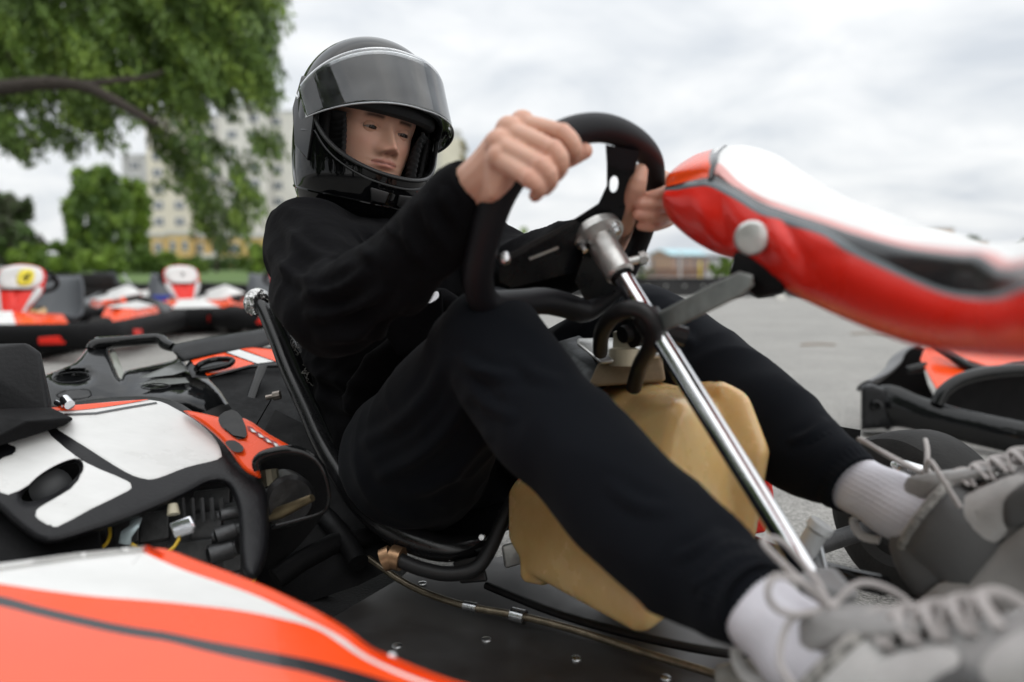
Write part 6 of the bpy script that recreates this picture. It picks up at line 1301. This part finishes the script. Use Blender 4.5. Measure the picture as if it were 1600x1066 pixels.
# heading: turn about z, 180 faces the camera
put(k1, 74, 5.45, 188, 'parked kart with a white front panel carrying a yellow number plate at far left')
put(k2, 268, 7.2, 214, 'parked kart with white panel and a blue cushion on its grey seat')
for i, (px, d_, hd, lab) in enumerate([(424, 7.3, 216, 'parked kart half hidden behind the driver, showing grey seat and white engine cover'), (176, 9.6, 236, 'parked kart without visible panel between the two white panelled karts, white engine cover'), (560, 7.6, 215, 'parked kart hidden behind the driver and the steering wheel')]):
    if i == 2: continue
    c = kp if i == 0 else copy_tree(kp)
    put(c, px, d_, hd, lab)
    if i == 1:
        for ch in list(c.children):
            if ch.name.startswith(('front_panel', 'panel_bracket', 'steering_wheel')):
                for g in list(ch.children): bpy.data.objects.remove(g)
                bpy.data.objects.remove(ch)
# ---------------------------------------------------------------- kart beyond the front wheel, at the right
nk = thing('neighbour_kart', 'black bumpered kart with orange nose parked beyond the front wheel at right', 'go-kart', G(1500, 2.9))
d5 = lambda x, y: 2.55-(x-1345)*.0006
m = M(); m.tube([V(1372, 640, 2.62), V(1392, 634, 2.58), V(1440, 648, 2.5), V(1500, 664, 2.42), V(1600, 686, 2.3), V(1720, 712, 2.2), V(1800, 730, 2.15)], [(.075, .03), (.068, .035), (.055, .035), (.050, .035), (.05, .035), (.05, .035), (.05, .035)], 16, sm=4, flat=(0, 0, 1)); bu = obj('bumper', m, BLKG, nk)
panel('corner_guard', [(1345, 603), (1358, 598), (1388, 609), (1396, 625), (1400, 668), (1345, 672)], lambda x, y: 2.56, BLK, bu, thick=.10, step=10, smooth=0, curl=.03, curlpx=6)
m = M(); c = V(1370, 634, 2.55); m.lathe(c, (CAM-c).normalized(), [(-.01, .017), (.004, .017), (.006, .012), (.002, .010)], 20); obj('plug', m, BLKG, bu)
m = M(); m.tube([V(1350, 603, 2.62), V(1375, 590, 2.72), V(1395, 572, 2.85), V(1404, 556, 2.95), V(1430, 541, 3.1)], [(.03, .012)]*5, 12, sm=3, flat=(1, 0, .6)); obj('upper_lip', m, mat('greyed_black_plastic', (.06, .06, .062), .35), bu)
panel('inner_wall', [(1350, 606), (1400, 575), (1414, 552), (1434, 540), (1452, 545), (1440, 565), (1450, 600), (1470, 640), (1400, 618)], lambda x, y: 2.95, BLKM, nk, thick=.05, step=14, smooth=0)
dn_ = fitd([(1440, 560, 2.72), (1510, 582, 2.6), (1468, 612, 2.55), (1600, 560, 2.62), (1500, 540, 2.8)])
panel('orange_nose', [(1438, 562), (1446, 540), (1470, 538), (1486, 560), (1512, 582), (1490, 600), (1466, 614), (1454, 592)], dn_, ORG, nk, thick=.03, step=9, smooth=1, curl=.01, curlpx=4)
panel('salmon_top', [(1476, 536), (1600, 520), (1720, 530), (1720, 560), (1600, 567), (1545, 574), (1515, 564), (1490, 550)], lambda x, y: dn_(x, y)+.03, SAL, nk, thick=.03, step=12, smooth=1, curl=.01, curlpx=4)
m = M(); m.tube([V(1462, 536, 2.72), V(1490, 558, 2.66), V(1520, 576, 2.62), V(1560, 578, 2.62), V(1600, 570, 2.62), V(1720, 566, 2.6)], [.016]*6, 14, sm=4); obj('black_rib', m, BLKG, nk)
m = M(); m.tube([V(1464, 632, 2.45), V(1476, 610, 2.45), V(1505, 592, 2.45), V(1550, 582, 2.45), V(1610, 578, 2.45), V(1690, 585, 2.45), V(1740, 630, 2.45)], [.02]*7, 14, sm=4); obj('wheel_arch', m, BLKG, nk)
panel('arch_interior', [(1468, 632), (1480, 612), (1506, 596), (1550, 586), (1610, 582), (1690, 590), (1735, 632), (1720, 690), (1560, 662)], lambda x, y: 2.75, BLKM, nk, thick=.05, step=16, smooth=0)
m = M(); m.hull([V(1418, 575, 2.7), V(1446, 568, 2.7), V(1442, 580, 2.7), V(1420, 582, 2.7), V(1430, 570, 2.76)], r=.006); obj('hinge', m, BLKG, nk, bevel=.003)
q_ = G(1600, 2.75); road_wheel('w', q_+Vector((0, .1, .13)), Vector((.9, .4, 0)), .13, .13, nk)
